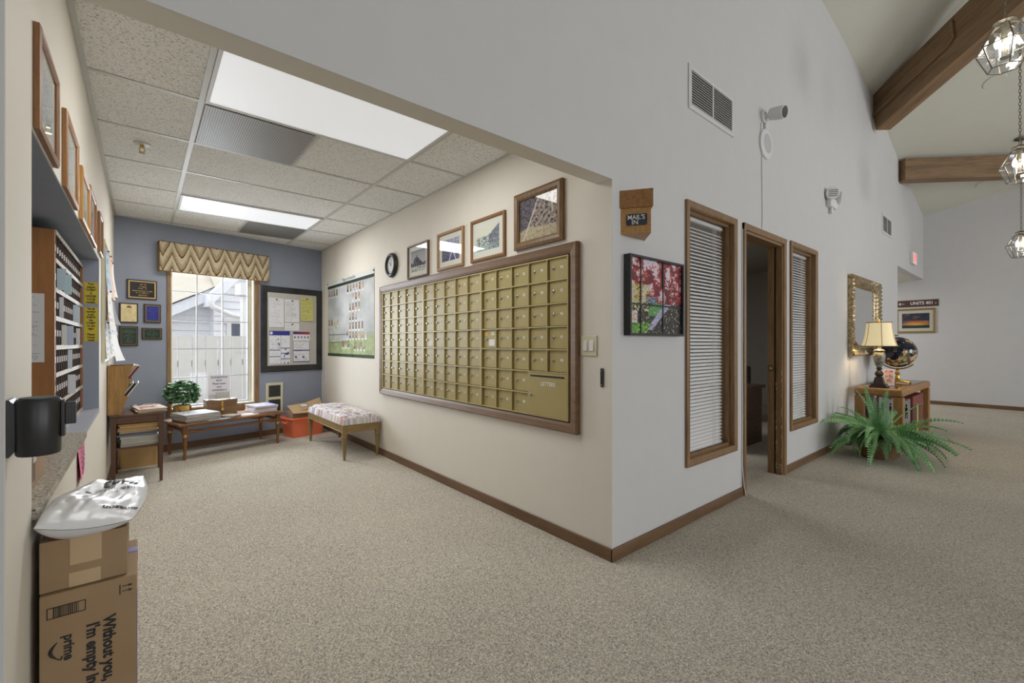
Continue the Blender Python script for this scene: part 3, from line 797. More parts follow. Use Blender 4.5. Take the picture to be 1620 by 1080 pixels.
# MAIL'S IN box: a wooden wedge against the wall
t = thing('mail_notice_box', "small wooden wedge box reading MAIL'S IN on the grey wall corner", 'sign', *on('front', 2.063, 1.81))
Lp, Rp, Pp = Vector((0,0)), Vector((.09,-.134)), Vector((.232,0))
m = M(); m.prism([tuple(Lp),tuple(Rp),tuple(Pp)], 0, .145, 'z'); m.link('body', MT['oakl'], t)
m = M(); m.prism([(-.012,0),(.087,-.150),(.252,0)], .1455, .243, 'z'); m.link('cap', MT['oak'], t)
ux = (Rp-Lp).normalized(); ang = math.atan2(ux.y, ux.x); TF = Matrix.Rotation(ang, 4, 'Z'); fl = (Rp-Lp).length
m = M(); m.prism([(.03,.052),(.036,.046),(fl-.026,.046),(fl-.02,.052),(fl-.02,.104),(fl-.026,.11),(.036,.11),(.03,.104)], -.0035, -.0005, 'y', 0, TF)
m.text("MAIL'S", .036, fl*.51, -.0036, .090, 1, TF, off=.0006, sx=.92); m.text('IN', .036, fl*.47, -.0036, .062, 1, TF, off=.0006)
m.link('sign_plate', [plain('slate_plate', (46,50,66), .35), MT['paper']], t)

# gilt mirror
t = thing('gilt_mirror', 'large mirror in an ornate gold frame above the console table', 'mirror', *on('front', 7.34, 1.043))
MW, MHt, fw = 1.48, 1.0, .135
m = M(); n = 260; per = []
L = [MW, MHt, MW, MHt]; tot = sum(L)
corn = [(-MW/2,0),(MW/2,0),(MW/2,MHt),(-MW/2,MHt)]
prof = [(0,0),(0,-.05),(.02,-.062),(.06,-.05),(.10,-.045),(.125,-.030),(.135,-.012)]
vs = []; fs = []
for side in range(4):
    a, b_ = Vector(corn[side]), Vector(corn[(side+1) % 4]); inw = Vector((-(b_-a).y, (b_-a).x)).normalized(); d = (b_-a).normalized(); ln = (b_-a).length
    K = int(ln/.014); o = len(vs)
    for i in range(K+1):
        for (ins, y) in prof:
            s_ = ins+(ln-2*ins)*i/K; p = a+d*s_+inw*ins
            bumpy = .012*math.sin(s_*2*PI/.055+ins*40)*math.sin(ins*PI/.135*2+1) if .005 < ins < .13 else 0
            vs.append((p.x, y-bumpy-.006*fbm(s_*30, ins*60, side), p.y))
    q = len(prof)
    for i in range(K):
        for k in range(q-1): fs.append((o+i*q+k, o+(i+1)*q+k, o+(i+1)*q+k+1, o+i*q+k+1))
m.add(vs, fs); m.link('frame', MT['gilt'], t, True)
m = M(); m.box(-MW/2+.12, MW/2-.12, -.012, -.002, .12, MHt-.12); m.link('mirror_glass', MT['mirror'], t)

# ------------------------------------------------------------------ CONSOLE TABLE GROUP
CT = (6.53, .985); CL, CD, CH = 1.88, .455, .68
t = thing('console_table', 'light oak console table with rounded edges against the grey wall', 'table', (CT[0]+CL/2, CT[1]+CD/2, 0))
hx, hy = CL/2, CD/2
m = M(); m.box(-hx, hx, -hy, hy, CH-.09, CH); o = m.link('tabletop', MT['oak'], t); b = o.modifiers.new('b','BEVEL'); b.width = .03; b.segments = 5; b.limit_method = 'ANGLE'
for sx in (-1,1):
    for sy in (-1,1):
        m = M(); x = sx*(hx-.05); y = sy*(hy-.05); m.box(x-.045, x+.045, y-.045, y+.045, 0, CH-.092); m.link('leg', MT['oakz'], t, bevel=.012)
m = M(); m.box(-hx+.08, hx-.08, -hy+.06, hy-.06, CH+.0003, CH+.0015); m.link('glass_inset', pane('tabletop_glass', (.9,.93,.92)), t)
# boxed game set standing below the table
t = thing('game_case', 'red bordered board game case with dark figures standing under the console table', 'game', (7.2, 1.0, 0.0))
m = M(); m.box(0, .72, 0, .35, 0, .55, 0); m.link('case', plain('dark_red', (124,44,34), .5), t, bevel=.006)
def p_game(u, v):
    k = int(u*4); cu = u*4-k; r = int(v*2.2); cv = v*2.2-r
    if cu > .0:
        x = cu-.5
        if (x*x*.5+(cv-.82)**2 < .006) or (.34 < cv < .74 and abs(x) < .16-.1*abs(cv-.6)) or (.1 < cv <= .36 and (abs(x-.08) < .05 or abs(x+.08) < .05)): return rgb((30,30,34)) if r else rgb((60,80,170))
    return rgb((224,224,232))
m = M(); m.surf(lambda u, v: (-.0012, .325-.30*u, .03+.49*v), 80, 60, p_game); m.link('figure_panel', MT['gloss'], t)
m = M()
for x, w_, cc in ((.05,.10,(28,28,32)),(.17,.06,(60,60,70)),(.25,.10,(206,178,52)),(.38,.10,(28,28,32))):
    m.box(x, x+w_, -.0025, -.0005, .06, .44, 0, None, rgb(cc))
m.link('side_stripe', MT['gloss'], t)
# lamp
t = thing('table_lamp', 'table lamp with a cream bell shade and mottled urn base on the console', 'lamp', (6.73, 1.237, CH+.002))
m = M()
for a, z0, z1 in ((.082,0,.02),(.068,.02,.04)): m.box(-a,a,-a,a,z0,z1)
m.add([(-.052,-.052,.04),(.052,-.052,.04),(.052,.052,.04),(-.052,.052,.04),(-.034,-.034,.12),(.034,-.034,.12),(.034,.034,.12),(-.034,.034,.12)], [(0,1,5,4),(1,2,6,5),(2,3,7,6),(3,0,4,7),(4,5,6,7)])
m.link('base', MT['espresso'], t, bevel=.003)
m = M(); m.lathe([(.022,.12),(.038,.14),(.044,.16),(.034,.18),(.016,.2),(.03,.215),(.022,.235)], 24); m.link('stem', MT['espresso'], t, True)
m = M(); m.lathe([(.022,.235),(.038,.26),(.056,.32),(.062,.37),(.056,.40),(.038,.42)], 28); m.link('urn', MT['stone'], t, True)
m = M(); m.lathe([(.048,.42),(.056,.432),(.042,.445),(.02,.455),(.010,.49)], 24); m.link('neck', MT['espresso'], t, True)
m = M(); prof = [(.168,.485),(.148,.55),(.134,.62),(.124,.70),(.119,.765)]
m.lathe(prof, 32)
m.f = [f_ for f_ in m.f if len(f_) == 4]; m.mi = m.mi[:len(m.f)]; m.c = m.c[:len(m.f)]
m.link('lamp_shade', MT['shade'], t, True)
m = M()
for (r, z) in (prof[0], prof[-1]): m.tube([(r*math.cos(k*PI/16), r*math.sin(k*PI/16), z) for k in range(32)], .005, 6, closed=True)
for k in range(6):
    a = k*PI/3+.35; m.tube([((r+.002)*math.cos(a), (r+.002)*math.sin(a), z) for r, z in prof], .0025, 5)
m.link('shade_piping', plain('piping_brown', (120,96,66), .7), t, True)
m = M(); m.lathe([(.0,.772),(.012,.777),(.008,.79),(.012,.80),(.0,.81)], 12); m.tube([(0,0,.46),(0,0,.775)], .004, 6); m.link('finial', MT['brass'], t, True)
# globe
GB = (7.54, 1.20)
t = thing('desk_globe', 'dark blue gemstone globe on a brass stand on the console', 'globe', (*GB, CH+.002))
m = M(); m.lathe([(.09,.012),(.085,.02),(.04,.03),(.022,.045),(.03,.07),(.018,.1),(.028,.13),(.014,.155),(.012,.185)], 20)
for k in range(3):
    a = k*2*PI/3+.4; m.tube([(0,0,.03),(.07*math.cos(a),.07*math.sin(a),.032),(.125*math.cos(a),.125*math.sin(a),.014)], [.016,.013,.012], 8)
    m.lathe([(.0,0),(.016,.004),(.018,.014),(.01,.024),(0,.026)], 10, 0, (.13*math.cos(a),.13*math.sin(a),0))
m.link('stand', MT['brass'], t, True)
gz, gr = .405, .198; TG = Matrix.Translation((0,0,gz)) @ Matrix.Rotation(rad(23), 4, 'Y')
m = M(); pts = [(0, 0, 0)]
view = math.atan2(-1.2, -7.6); pts = [((gr+.02)*math.sin(a)*-1*math.cos(view+PI/2), (gr+.02)*math.sin(a)*-1*math.sin(view+PI/2), -(gr+.02)*math.cos(a)) for a in [(-.25+k*.055)*PI for k in range(24)]]
m.tube([(x, y, z+gz) for x, y, z in pts], .008, 8); m.lathe([(.012,-.02),(.02,-.008),(.012,.004)], 12, 0, (0,0,gz-gr-.02)); m.link('meridian', MT['brass'], t, True)
m = M()
def gcol(u, v):
    a = u*2*PI; b_ = (v-.5)*PI; x, y, z = math.cos(b_)*math.cos(a), math.cos(b_)*math.sin(a), math.sin(b_)
    n = NZ.fractal(Vector((x*1.6+3.1, y*1.6, z*1.6)), 1., 2., 4, noise_basis='PERLIN_ORIGINAL')
    if n > -.03:
        k = NZ.cell(Vector((x*7, y*7, z*7)))
        return [rgb((196,160,96)), rgb((150,140,120)), rgb((94,110,84)), rgb((210,190,150)), rgb((120,80,60)), rgb((70,72,84))][int(abs(k)*5.99) % 6]
    return rgb((16,18,40))
m.surf(lambda u, v: (gr*math.cos((v-.5)*PI)*math.cos(u*2*PI), gr*math.cos((v-.5)*PI)*math.sin(u*2*PI), gr*math.sin((v-.5)*PI)), 96, 48, gcol, 0, TG)
m.link('sphere', printed('gem_gloss', .12, .6), t, True)
t = thing('card_holder', 'small leaning card holder between the lamp and the globe', 'card holder', (7.02, 1.195, CH+.002), rad(-75))
TT = Matrix.Rotation(rad(-14), 4, 'X')
m = M(); m.box(-.05,.05,-.012,.012,0,.20,0,TT); m.link('acrylic_block', plain('frosted_acrylic', (206,200,222), .2), t, bevel=.002)
m = M(); m.grid(-.042,.042,.012,.188,-.0128,14,24,p_cover([(206,170,160),(120,110,120),(180,80,70)],3),0,TT); m.link('card', MT['gloss'], t)

# ------------------------------------------------------------------ FERN
FX, FY = 5.97, 1.10
t = thing('potted_fern', 'large green fern in a round wicker basket on the carpet', 'plant', (FX, FY, 0))
m = M(); m.lathe([(.14,0),(.165,.04),(.178,.12),(.172,.19),(.185,.205),(.178,.215),(.160,.205),(.155,.17),(0,.17)], 32); m.link('basket', MT['wicker'], t, True)
m = M(); m.lathe([(0,.172),(.152,.172)], 20); m.link('soil', MT['espresso'], t)
def frond(ang, L, up, droop, w_, twist):
    m = M(); N = 24; pts = []; x = z = 0.; el = up
    for i in range(N+1):
        pts.append(Vector((x, 0, z))); el -= droop/N*(.5+1.2*i/N); x += L/N*math.cos(el); z += L/N*math.sin(el)
    ca, sa = math.cos(ang), math.sin(ang)
    P = [Vector((p.x*ca, p.x*sa, p.z+.19)) for p in pts]; side = Vector((-sa, ca, 0))
    m.tube(P, [.0035*(1-.7*i/N) for i in range(N+1)], 5)
    for i in range(2, N+1):
        q = float(i); k = int(q); fr = q-k; k2 = min(k+1, N); p = P[k].lerp(P[k2], fr); d = (P[k2]-P[max(k-1,0)]).normalized(); nrm = side.cross(d).normalized()
        s_ = q/N; ww = w_*min(1, s_*3.2+.15)*(1-.75*max(0, s_-.35)**1.1/.65**1.1)
        for sg in (-1, 1):
            sd = (side*sg*math.cos(twist)+nrm*math.sin(twist)*sg).normalized(); dd = (sd+d*.45+nrm*.22).normalized(); b0 = L/N*.86
            tip = p+dd*ww-nrm*ww*.22+d*b0*.25
            m.add([tuple(p-d*b0*.42), tuple(p+dd*ww*.6-d*b0*.40+nrm*.003), tuple(tip), tuple(p+dd*ww*.6+d*b0*.36+nrm*.003), tuple(p+d*b0*.42)], [(0,1,2,3,4)])
    return m
RF = random.Random(5)
specs = [(RF.uniform(1.1,1.4), RF.uniform(.50,.58), RF.uniform(.2,.5)) for _ in range(5)]
specs += [(RF.uniform(.4,.8), RF.uniform(.58,.72), RF.uniform(.8,1.3)) for _ in range(34)]
specs += [(RF.uniform(.1,.45), RF.uniform(.50,.70), RF.uniform(.9,1.4)) for _ in range(20)]
specs += [(RF.uniform(.5,1.0), RF.uniform(.42,.56), RF.uniform(2.0,2.7)) for _ in range(28)]
for i, (up, L, dr) in enumerate(specs):
    a = 2*PI*i*.381966+RF.uniform(-.2,.2)
    sn = math.sin(a)
    if sn > .2: L = max(.30, min(L, .38/sn/max(.35, math.cos(up))))
    if sn > .8: up = max(up, .9)
    fm = frond(a, L, up, dr, RF.uniform(.060,.078), RF.uniform(-.85,.85))
    fm.v = [(min(x_, .535) if (y_ > -.14 and z_ < .70) else x_, min(y_, .396), max(z_, .008)) for x_, y_, z_ in fm.v]
    fm.link('frond', MT[('leafd','leafm','leafl')[i % 3]], t)

m = M(); pts = [(6.40+.06*math.cos(q*.7)+.002*q, 1.452+.035*math.sin(q*.7), .006+.0012*q) for q in range(28)]+[(6.50,1.47,.03),(6.56,1.49,.02)]
tag(m.tube(pts, .004, 6).link('lamp_cord', MT['black'], None, True), 'coiled black cord on the carpet between the fern and the wall', 'cord')
# ------------------------------------------------------------------ FAR WALL SIGN
t = thing('units_sign', 'brown sign with a left arrow reading UNITS 401 on the far wall', 'sign', *on('far', 1.60, 1.938))
m = M(); m.box(-.31,.31,-.012,0,0,.135); m.text('UNITS 401 -', .085, .085, -.0121, .068, 1, off=.002, sx=.88)
m.box(-.285,-.195,-.0128,-.0121,.062,.07,1); m.add([(-.29,-.0128,.066),(-.262,-.0128,.036),(-.25,-.0128,.04),(-.272,-.0128,.066),(-.25,-.0128,.092),(-.262,-.0128,.096)], [(0,1,2,3),(0,3,4,5)], 1)
m.link('board', [plain('sign_brown', (78,46,34), .5), MT['paper']], t)

# ------------------------------------------------------------------ BEAMS AND LANTERNS
def beam(p0, p1, wd, dp, label):
    a, b_ = Vector(p0), Vector(p1); d = (b_-a); L = d.length; q = d.to_track_quat('X', 'Z').to_matrix().to_4x4()
    m = M(); m.box(0, L, -wd/2, wd/2, -dp, 0)
    o = m.link('ceiling_beam', MT['beam'], None, bevel=.008); o.matrix_world = Matrix.Translation(a) @ q
    return tag(o, label, 'beam', 'timber ceiling beams')
h1 = Vector((8.0,1.50,4.68)); h2 = Vector((5.75,-1.05,5.42))
bm_ = beam(h1, h2, .20, .52, 'steep brown timber beam rising across the vaulted ceiling at top right')
m = M(); m.tube([(.02,-.118,-.30),(1.15,-.118,-.30),(1.22,-.118,-.26),(1.24,-.118,-.05)], .014, 8); cd = m.link('conduit', MT['beam'], bm_, True)
beam((9.62,1.49,4.215), (11.93,-.92,4.20), .20, .345, 'level brown timber beam on the vaulted ceiling behind the lanterns')
def disc(x, y, fz, label):
    m = M(); e = .01; n = Vector((-(fz(x+e,y)-fz(x-e,y))/(2*e), -(fz(x,y+e)-fz(x,y-e))/(2*e), 1)).normalized()
    m.lathe([(.11,-.012),(.12,-.002),(.12,0)], 28)
    o = m.link('ceiling_speaker', MT['vault'], None, True); o.matrix_world = Matrix.Translation(Vector((x, y, fz(x,y)))-n*.002) @ n.to_track_quat('Z','Y').to_matrix().to_4x4()
    tag(o, label, 'speaker', 'round ceiling speakers')
def hit(r, fz):
    lo, hi = .5, 12.
    for _ in range(60):
        md = (lo+hi)/2
        if 1.2+r[2]*md < fz(r[0]*md, r[1]*md): lo = md
        else: hi = md
    return r[0]*lo, r[1]*lo
x, y = hit((1.4777,.068,.5929), f2); disc(x, y, f2, 'round flush speaker in the vaulted ceiling between the two beams')
x, y = hit((1.4612,.0817,.3614), f3); disc(x, y, f3, 'round flush speaker in the low ceiling corner beyond the level beam')

def lantern(px, py, pz, top, label, sc=1.):
    t = thing('pendant_lantern', label, 'lantern', (px, py, pz), .3, 'faceted glass pendant lanterns')
    R0, R1, R2 = .085*sc, .17*sc, .10*sc; z0, z1, z2 = .17*sc, .015*sc, -.16*sc; n = 6
    def rg(r, z): return [Vector((r*math.cos(k*2*PI/n), r*math.sin(k*2*PI/n), z)) for k in range(n)]
    A, B, Cc = rg(R0, z0), rg(R1, z1), rg(R2, z2)
    m = M()
    for k in range(n):
        j = (k+1) % n
        for a, b_ in ((A[k],A[j]),(B[k],B[j]),(Cc[k],Cc[j]),(A[k],B[k]),(B[k],Cc[k])): m.tube([a,b_], .005, 5)
        m.tube([A[k], Vector((0,0,z0+.035))], .005, 5)
    m.lathe([(.0,z0+.075),(.02,z0+.07),(.065,z0+.05),(.07,z0+.04),(.03,z0+.034),(.012,z0-.04),(.012,z2+.1),(.03,z2+.09),(.03,z2+.08),(0,z2+.08)], 16)
    m.link('frame', MT['antbrass'], t, True)
    m = M()
    for k in range(n):
        j = (k+1) % n; m.quad(A[k],A[j],B[j],B[k]); m.quad(B[k],B[j],Cc[j],Cc[k]); m.add([A[k],A[j],(0,0,z0+.034)], [(0,1,2)])
    m.add([tuple(p) for p in Cc], [tuple(range(n))])
    m.v = [tuple(p) for p in m.v]; m.link('glass_panel', MT['lglass'], t)
    for k in range(4):
        a = k*PI/2+.4; m = M(); o_ = (.05*math.cos(a), .05*math.sin(a), 0)
        m.lathe([(.008,z2+.085),(.011,z2+.09),(.011,.0)], 10, 0, o_); m.lathe([(.010,.0),(.020,.025),(.022,.04),(.013,.075),(.0,.1)], 12, 1, o_); m.link('candle_bulb', [MT['white'], MT['bulb']], t, True)
    m = M(); z = z0+.075; k = 0; lk = .036
    while z < top-pz-.03:
        pts = []
        for q in range(10):
            a = 2*PI*q/10; d = .010*math.cos(a); h_ = z+lk*.5+.024*math.sin(a)
            pts.append((d, 0, h_) if k % 2 else (0, d, h_))
        m.tube(pts, .003, 5, closed=True); z += lk; k += 1
    m.link('chain', MT['antbrass'], t, True)
    m = M(); m.lathe([(.01,top-pz-.045),(.07,top-pz-.02),(.075,top-pz)], 20); m.link('canopy', MT['antbrass'], t, True)
    l = bpy.data.lights.new('lantern_light', 'POINT'); l.energy = 8; l.color = (1,.95,.88); l.shadow_soft_size = .06
    lo = bpy.data.objects.new('lantern_light', l); COL.objects.link(lo); lo.location = (px, py, pz+.02)
lantern(5.386, .19, 3.60, f1(5.386,.19)-.02, 'nearest and topmost glass lantern at the upper right edge')
lantern(7.46, .15, 3.155, f2(7.46,.15)-.02, 'middle glass lantern in front of the level beam')
lantern(10.36, .198, 2.686, f2(10.36,.198)-.02, 'farthest and lowest glass lantern at the right edge')

# ------------------------------------------------------------------ MAIL ROOM CEILING FITTINGS
def clight(x0, x1, y0, y1, label):
    t = thing('ceiling_light', label, 'light', ((x0+x1)/2, (y0+y1)/2, ZC), 0, 'fluorescent ceiling panels')
    hx, hy = (x1-x0)/2, (y1-y0)/2
    m = M()
    for a in ((-hx,hx,-hy,-hy+.018),(-hx,hx,hy-.018,hy),(-hx,-hx+.018,-hy+.018,hy-.018),(hx-.018,hx,-hy+.018,hy-.018)): m.box(*a, -.012, -.0045)
    m.link('frame', MT['whitemetal'], t)
    m = M(); m.box(-hx+.018, hx-.018, -hy+.018, hy-.018, -.0085, -.005); m.link('diffuser', MT['panel'], t)
    l = bpy.data.lights.new('tube_light', 'AREA'); l.shape = 'RECTANGLE'; l.size = (x1-x0)*.95; l.size_y = (y1-y0)*.9; l.energy = 19; l.color = (1,.985,.955)
    lo = bpy.data.objects.new('tube_light', l); COL.objects.link(lo); lo.location = ((x0+x1)/2, (y0+y1)/2, ZC-.016)
clight(.265, 1.478, 2.345, 2.942, 'large fluorescent ceiling panel nearest the header')
clight(.265, 1.478, 4.905, 5.486, 'far fluorescent ceiling panel near the window wall')
t = thing('ceiling_vent', 'grey ribbed ceiling return grille beside the near light panel', 'vent', (.56, 3.278, ZC), 0)
m = M(); m.box(-.29,.29,-.305,.305,-.008,-.0045); m.link('ribbed_plate', grille_mat('rib_grille', (104,100,98), (170,168,164), 26, 'X'), t)
t = thing('ceiling_vent', 'dark perforated ceiling return panel beyond the far light panel', 'vent', (1.18, 5.825, ZC), 0)
m = M(); m.box(-.295,.295,-.305,.305,-.008,-.0045); m.link('perforated_plate', grille_mat('dark_grille', (92,90,88), (140,138,134), 60, 'DIAGONAL'), t)
t = thing('sprinkler_head', 'small brass fire sprinkler on the ceiling tiles', 'sprinkler', (0.0, 3.84, ZC))
m = M(); m.lathe([(.045,-.0003),(.042,-.008),(.02,-.012)], 20); m.link('escutcheon', MT['tbar'], t, True)
m = M(); m.lathe([(.012,-.012),(.012,-.03)], 10); m.tube([(.012,0,-.028),(.014,0,-.05),(.0,0,-.06)], .003, 6); m.tube([(-.012,0,-.028),(-.014,0,-.05),(.0,0,-.06)], .003, 6); m.lathe([(.018,-.064),(.018,-.061)], 12); m.link('nozzle', MT['brass'], t, True)

# ------------------------------------------------------------------ BACK WALL
def bthing(name, label, cat, u, z, e=.001, group=None): return thing(name, label, cat, *on('back', u, z, e), group=group)
# window: casing, reveal, sash with muntins
m = M(); a, b_, z0, z1 = WB
m.box(a-.036, a-.0005, -.014, -.0006, z0-.07, z1); m.box(b_+.0005, b_+.052, -.014, -.0006, z0-.07, z1); m.box(a-.036, b_+.052, -.022, -.0006, z0-.075, z0-.0005)
root = struct(m.link('window_3', MT['trim'], loc=bl, rot=br, bevel=.002))
m = M(); m.box(a+.0005, a+.012, -.0006, .119, z0, z1); m.box(b_-.012, b_-.0005, -.0006, .119, z0, z1); m.box(a, b_, -.012, .119, z0+.0005, z0+.014); m.link('reveal', plain('reveal_cream', (214,210,190), .6), root)
m = M(); ga, gb, gz0, gz1 = a+.012, b_-.035, z0+.016, z1
m.ring(ga, gb, gz0, gz1, [(0,.075),(.018,.075),(.018,.10),(0,.10)])
for u in (.757, 1.026): m.box(u-.0055, u+.0055, .079, .095, gz0, gz1)
for z in (.803, 1.136, 1.467, 1.798): m.box(ga+.01, gb-.01, .080, .094, z-.0055, z+.0055)
m.link('sash', plain('sash_white', (176,178,186), .5), root)
m = M(); m.box(gb, b_-.012, .072, .10, gz0, gz1); m.link('frame_post', plain('post_cream', (206,202,178), .6), root)
m = M(); m.quad((ga+.01,.087,gz0+.01),(gb-.01,.087,gz0+.01),(gb-.01,.087,gz1),(ga+.01,.087,gz1)); m.link('glass_pane', MT['glass'], root)
# valance
t = bthing('valance', 'padded chevron fabric valance box above the back window', 'valance', .93, 1.996)
VW, VH, VD = 1.135, .326, .085
m = M(); m.surf(lambda u, v: (-VW/2+VW*u, -VD-.006*math.sin(PI*v), VH*v), 260, 90, p_chevron(VW, VH)); m.link('front_panel', MT['fabric'], t, True)
m = M(); c_ = rgb((150,128,92)); m.box(-VW/2, -VW/2+.012, -VD+.0005, 0, 0, VH, 0, None, c_); m.box(VW/2-.012, VW/2, -VD+.0005, 0, 0, VH, 0, None, c_); m.box(-VW/2, VW/2, -VD+.0005, 0, VH-.012, VH, 0, None, c_); m.link('side_panel', MT['fabric'], t)
m = M(); m.tube([(-VW/2,-VD,VH),(VW/2,-VD,VH)], .005, 6); m.tube([(-VW/2,-VD,0),(VW/2,-VD,0)], .005, 6); m.link('piping', plain('valance_piping', (110,86,58), .9), t, True)
# bulletin board and what is pinned on it
t = bthing('bulletin_board', 'black framed bulletin board right of the back window', 'bulletin board', 1.843, .826)
BWD, BHT = .822, 1.125
m = M(); m.ring(-BWD/2, BWD/2, 0, BHT, [(0,0),(0,-.02),(.012,-.026),(.075,-.018),(.082,0)]); m.link('frame', MT['black'], t)
m = M(); m.box(-BWD/2+.08, BWD/2-.08, -.012, -.001, .08, BHT-.08); m.link('board', plain('board_grey', (186,182,176), .9, bmp=.1), t)
def pinned(u0, u1, z0, z1, label, paint, cat='notice', e=.0145, tilt=0., tack=True, name='pinned_notice', nx=64):
    t = bthing(name, label, cat, (u0+u1)/2, z0, e, 'papers on the bulletin board')
    w_, h_ = u1-u0, z1-z0; T_ = Matrix.Rotation(tilt, 4, 'Y')
    m = M(); m.surf(lambda u, v: (-w_/2+w_*u, -.004*(1-v)*(1-v), h_*v), nx, int(nx*h_/w_), paint, 0, T_); m.link('sheet', MT['print'], t)
    if tack:
        m = M(); m.lathe([(.008,0),(.006,.008),(.009,.012),(0,.013)], 10, 0, T=T_ @ Matrix.Translation((0,-.0015,h_-.018)) @ Matrix.Rotation(PI/2, 4, 'X')); m.link('push_pin', MT['black'], t, True)
pinned(1.53, 1.72, 1.415, 1.80, 'tall white list pinned at the upper left of the bulletin board', doc(40,(150,150,160),(222,222,226),30,.06,3,.5))
pinned(1.735, 1.925, 1.49, 1.795, 'white form pinned at the top middle of the bulletin board', doc(26,(130,130,140),(226,226,228),34,.07,5,.6))
pinned(1.735, 1.925, 1.375, 1.478, 'small white note pinned below the middle form', doc(8,(150,150,158),(224,224,226),30,.1,6,.5))
pinned(1.95, 2.125, 1.51, 1.835, 'yellow sheet pinned at the top right of the bulletin board', doc(24,(110,112,60),(202,198,120),30,.08,7,.6), e=.022, tilt=-.02)
def p_usps(u, v):
    if v > .87: return rgb((52,62,140)) if u > .18 else (rgb((226,226,232)) if (u-.09)**2+((v-.935)*1.4)**2 < .004 else rgb((60,70,150)))
    for (a, b_, z) in ((0,.53,.42),(.56,1,.48),(.56,1,.32),(0,.53,.22),(.56,1,.15)):
        if a < u < b_ and abs(v-z) < .012: return rgb((60,70,150))
    if abs(u-.545) < .008: return rgb((150,156,190))
    if .4 < u < .53 and .45 < v < .8 and hsh(int(u*30), int(v*30), 4) < .4: return rgb((60,60,66))
    if u > .7 and v < .45 and hsh(int(u*16), int(v*22), 8) < .22: return rgb((60,60,70))
    return doc(34,(140,142,156),(226,227,232),40,.04,12,.5)(u, v)
def p_labor(u, v):
    if v > .92: return mix(rgb((44,48,110)), rgb((170,50,56)), u)
    if v > .70:
        k = int(u*5); 
        if (u*5-k-.5)**2+((v-.82)*7)**2 < .07: return rgb((120,120,126))
        return rgb((224,224,230))
    if abs(v-.70) < .02 or abs(v-.385) < .014 or u < .03 or u > .97 or v < .02: return rgb((52,60,120))
    if .13 < v < .2 and (.1 < u < .22 or .55 < u < .68): return rgb((60,66,150))
    return doc(30,(130,132,146),(226,226,230),40,.07,22,.5)(u, v)
pinned(1.535, 1.80, .93, 1.365, 'blue headed postal rules poster at the lower left of the bulletin board', p_usps, 'poster', tack=False, nx=50)
pinned(1.845, 2.075, .945, 1.36, 'red and blue headed labor poster at the lower right of the bulletin board', p_labor, 'poster', tack=False, nx=46)
# plaques
def plaque(u0, u1, z0, z1, label, fn, wm='darkwood', bw=.013):
    t = bthing('award_plaque', label, 'plaque', (u0+u1)/2, z0, group='award plaques on the blue wall')
    hw, H = (u1-u0)/2, z1-z0
    m = M(); m.box(-hw, hw, -.016, 0, 0, H); m.link('backing', MT[wm], t, bevel=.004)
    m = M(); m.grid(-hw+bw, hw-bw, bw, H-bw, -.0168, 46, max(10, int(46*(H-2*bw)/(2*(hw-bw)))), fn); m.link('plate', MT['gloss'], t)
plaque(.101, .357, 1.673, 1.88, 'black and gold award plaque, topmost on the blue wall', plaque_fn((24,20,16), (206,178,116), (190,160,96), 6, 2, .05))
def p_gold(u, v):
    if abs(u-.5) < .17 and .80 < v < .86 and hsh(int(u*40), 3) < .8: return rgb((52,48,52))
    if abs(u-.5) < .06 and .86 < v < .91: return rgb((90,84,80))
    return mix(rgb((206,186,132)), rgb((224,208,160)), clamp(.5+fbm(u*3, v*3, 5.)))
plaque(.04, .195, 1.417, 1.627, 'plain pale gold award plaque left of the blue plaque', p_gold)
plaque(.243, .391, 1.424, 1.628, 'blue award plaque beside the window casing', plaque_fn((36,44,130), (120,104,72), (70,80,160), 7, 5, .06))
plaque(.04, .195, 1.173, 1.383, 'square dark green award plaque under the pale gold plaque', plaque_fn((26,46,34), (110,96,58), (90,116,86), 8, 8, .03))
plaque(.226, .402, 1.242, 1.368, 'small wide dark green award plaque under the blue plaque', plaque_fn((22,44,36), (116,102,62), (90,116,86), 4, 9, .05))
# wall heater
t = bthing('wall_heater', 'cream wall heater with two dark grilles under the bulletin board', 'heater', 1.602, .275)
m = M(); m.ring(-.109,.109,0,.405,[(0,0),(0,-.012),(.006,-.018),(.032,-.016),(.032,0)]); m.box(-.08,.08,-.015,-.001,.185,.22); m.link('housing', MT['offwhite'], t)
for z0 in (.034, .221):
    m = M(); m.box(-.077,.077,-.004,-.001,z0,z0+.149,0)
    for k in range(12): m.box(-.076,.076,-.010,-.0045,z0+.006+k*.0118,z0+.010+k*.0118,1)
    m.link('grille', [MT['blackm'], plain('grille_grey_%d' % int(z0*100), (84,82,76), .5)], t)
# night light / outlet at the corner
t = thing('wall_outlet', 'small white fitting on the wall corner above the upholstered bench', 'outlet', *on('mail', 6.45, .66))
m = M(); m.box(-.035,.035,-.008,0,0,.11); m.link('plate', MT['white'], t, bevel=.003)
m = M()
for z in (.032,.078): m.box(-.006,-.003,-.0086,-.0081,z-.008,z+.008); m.box(.003,.006,-.0086,-.0081,z-.008,z+.008)
m.link('socket', MT['ink'], t)

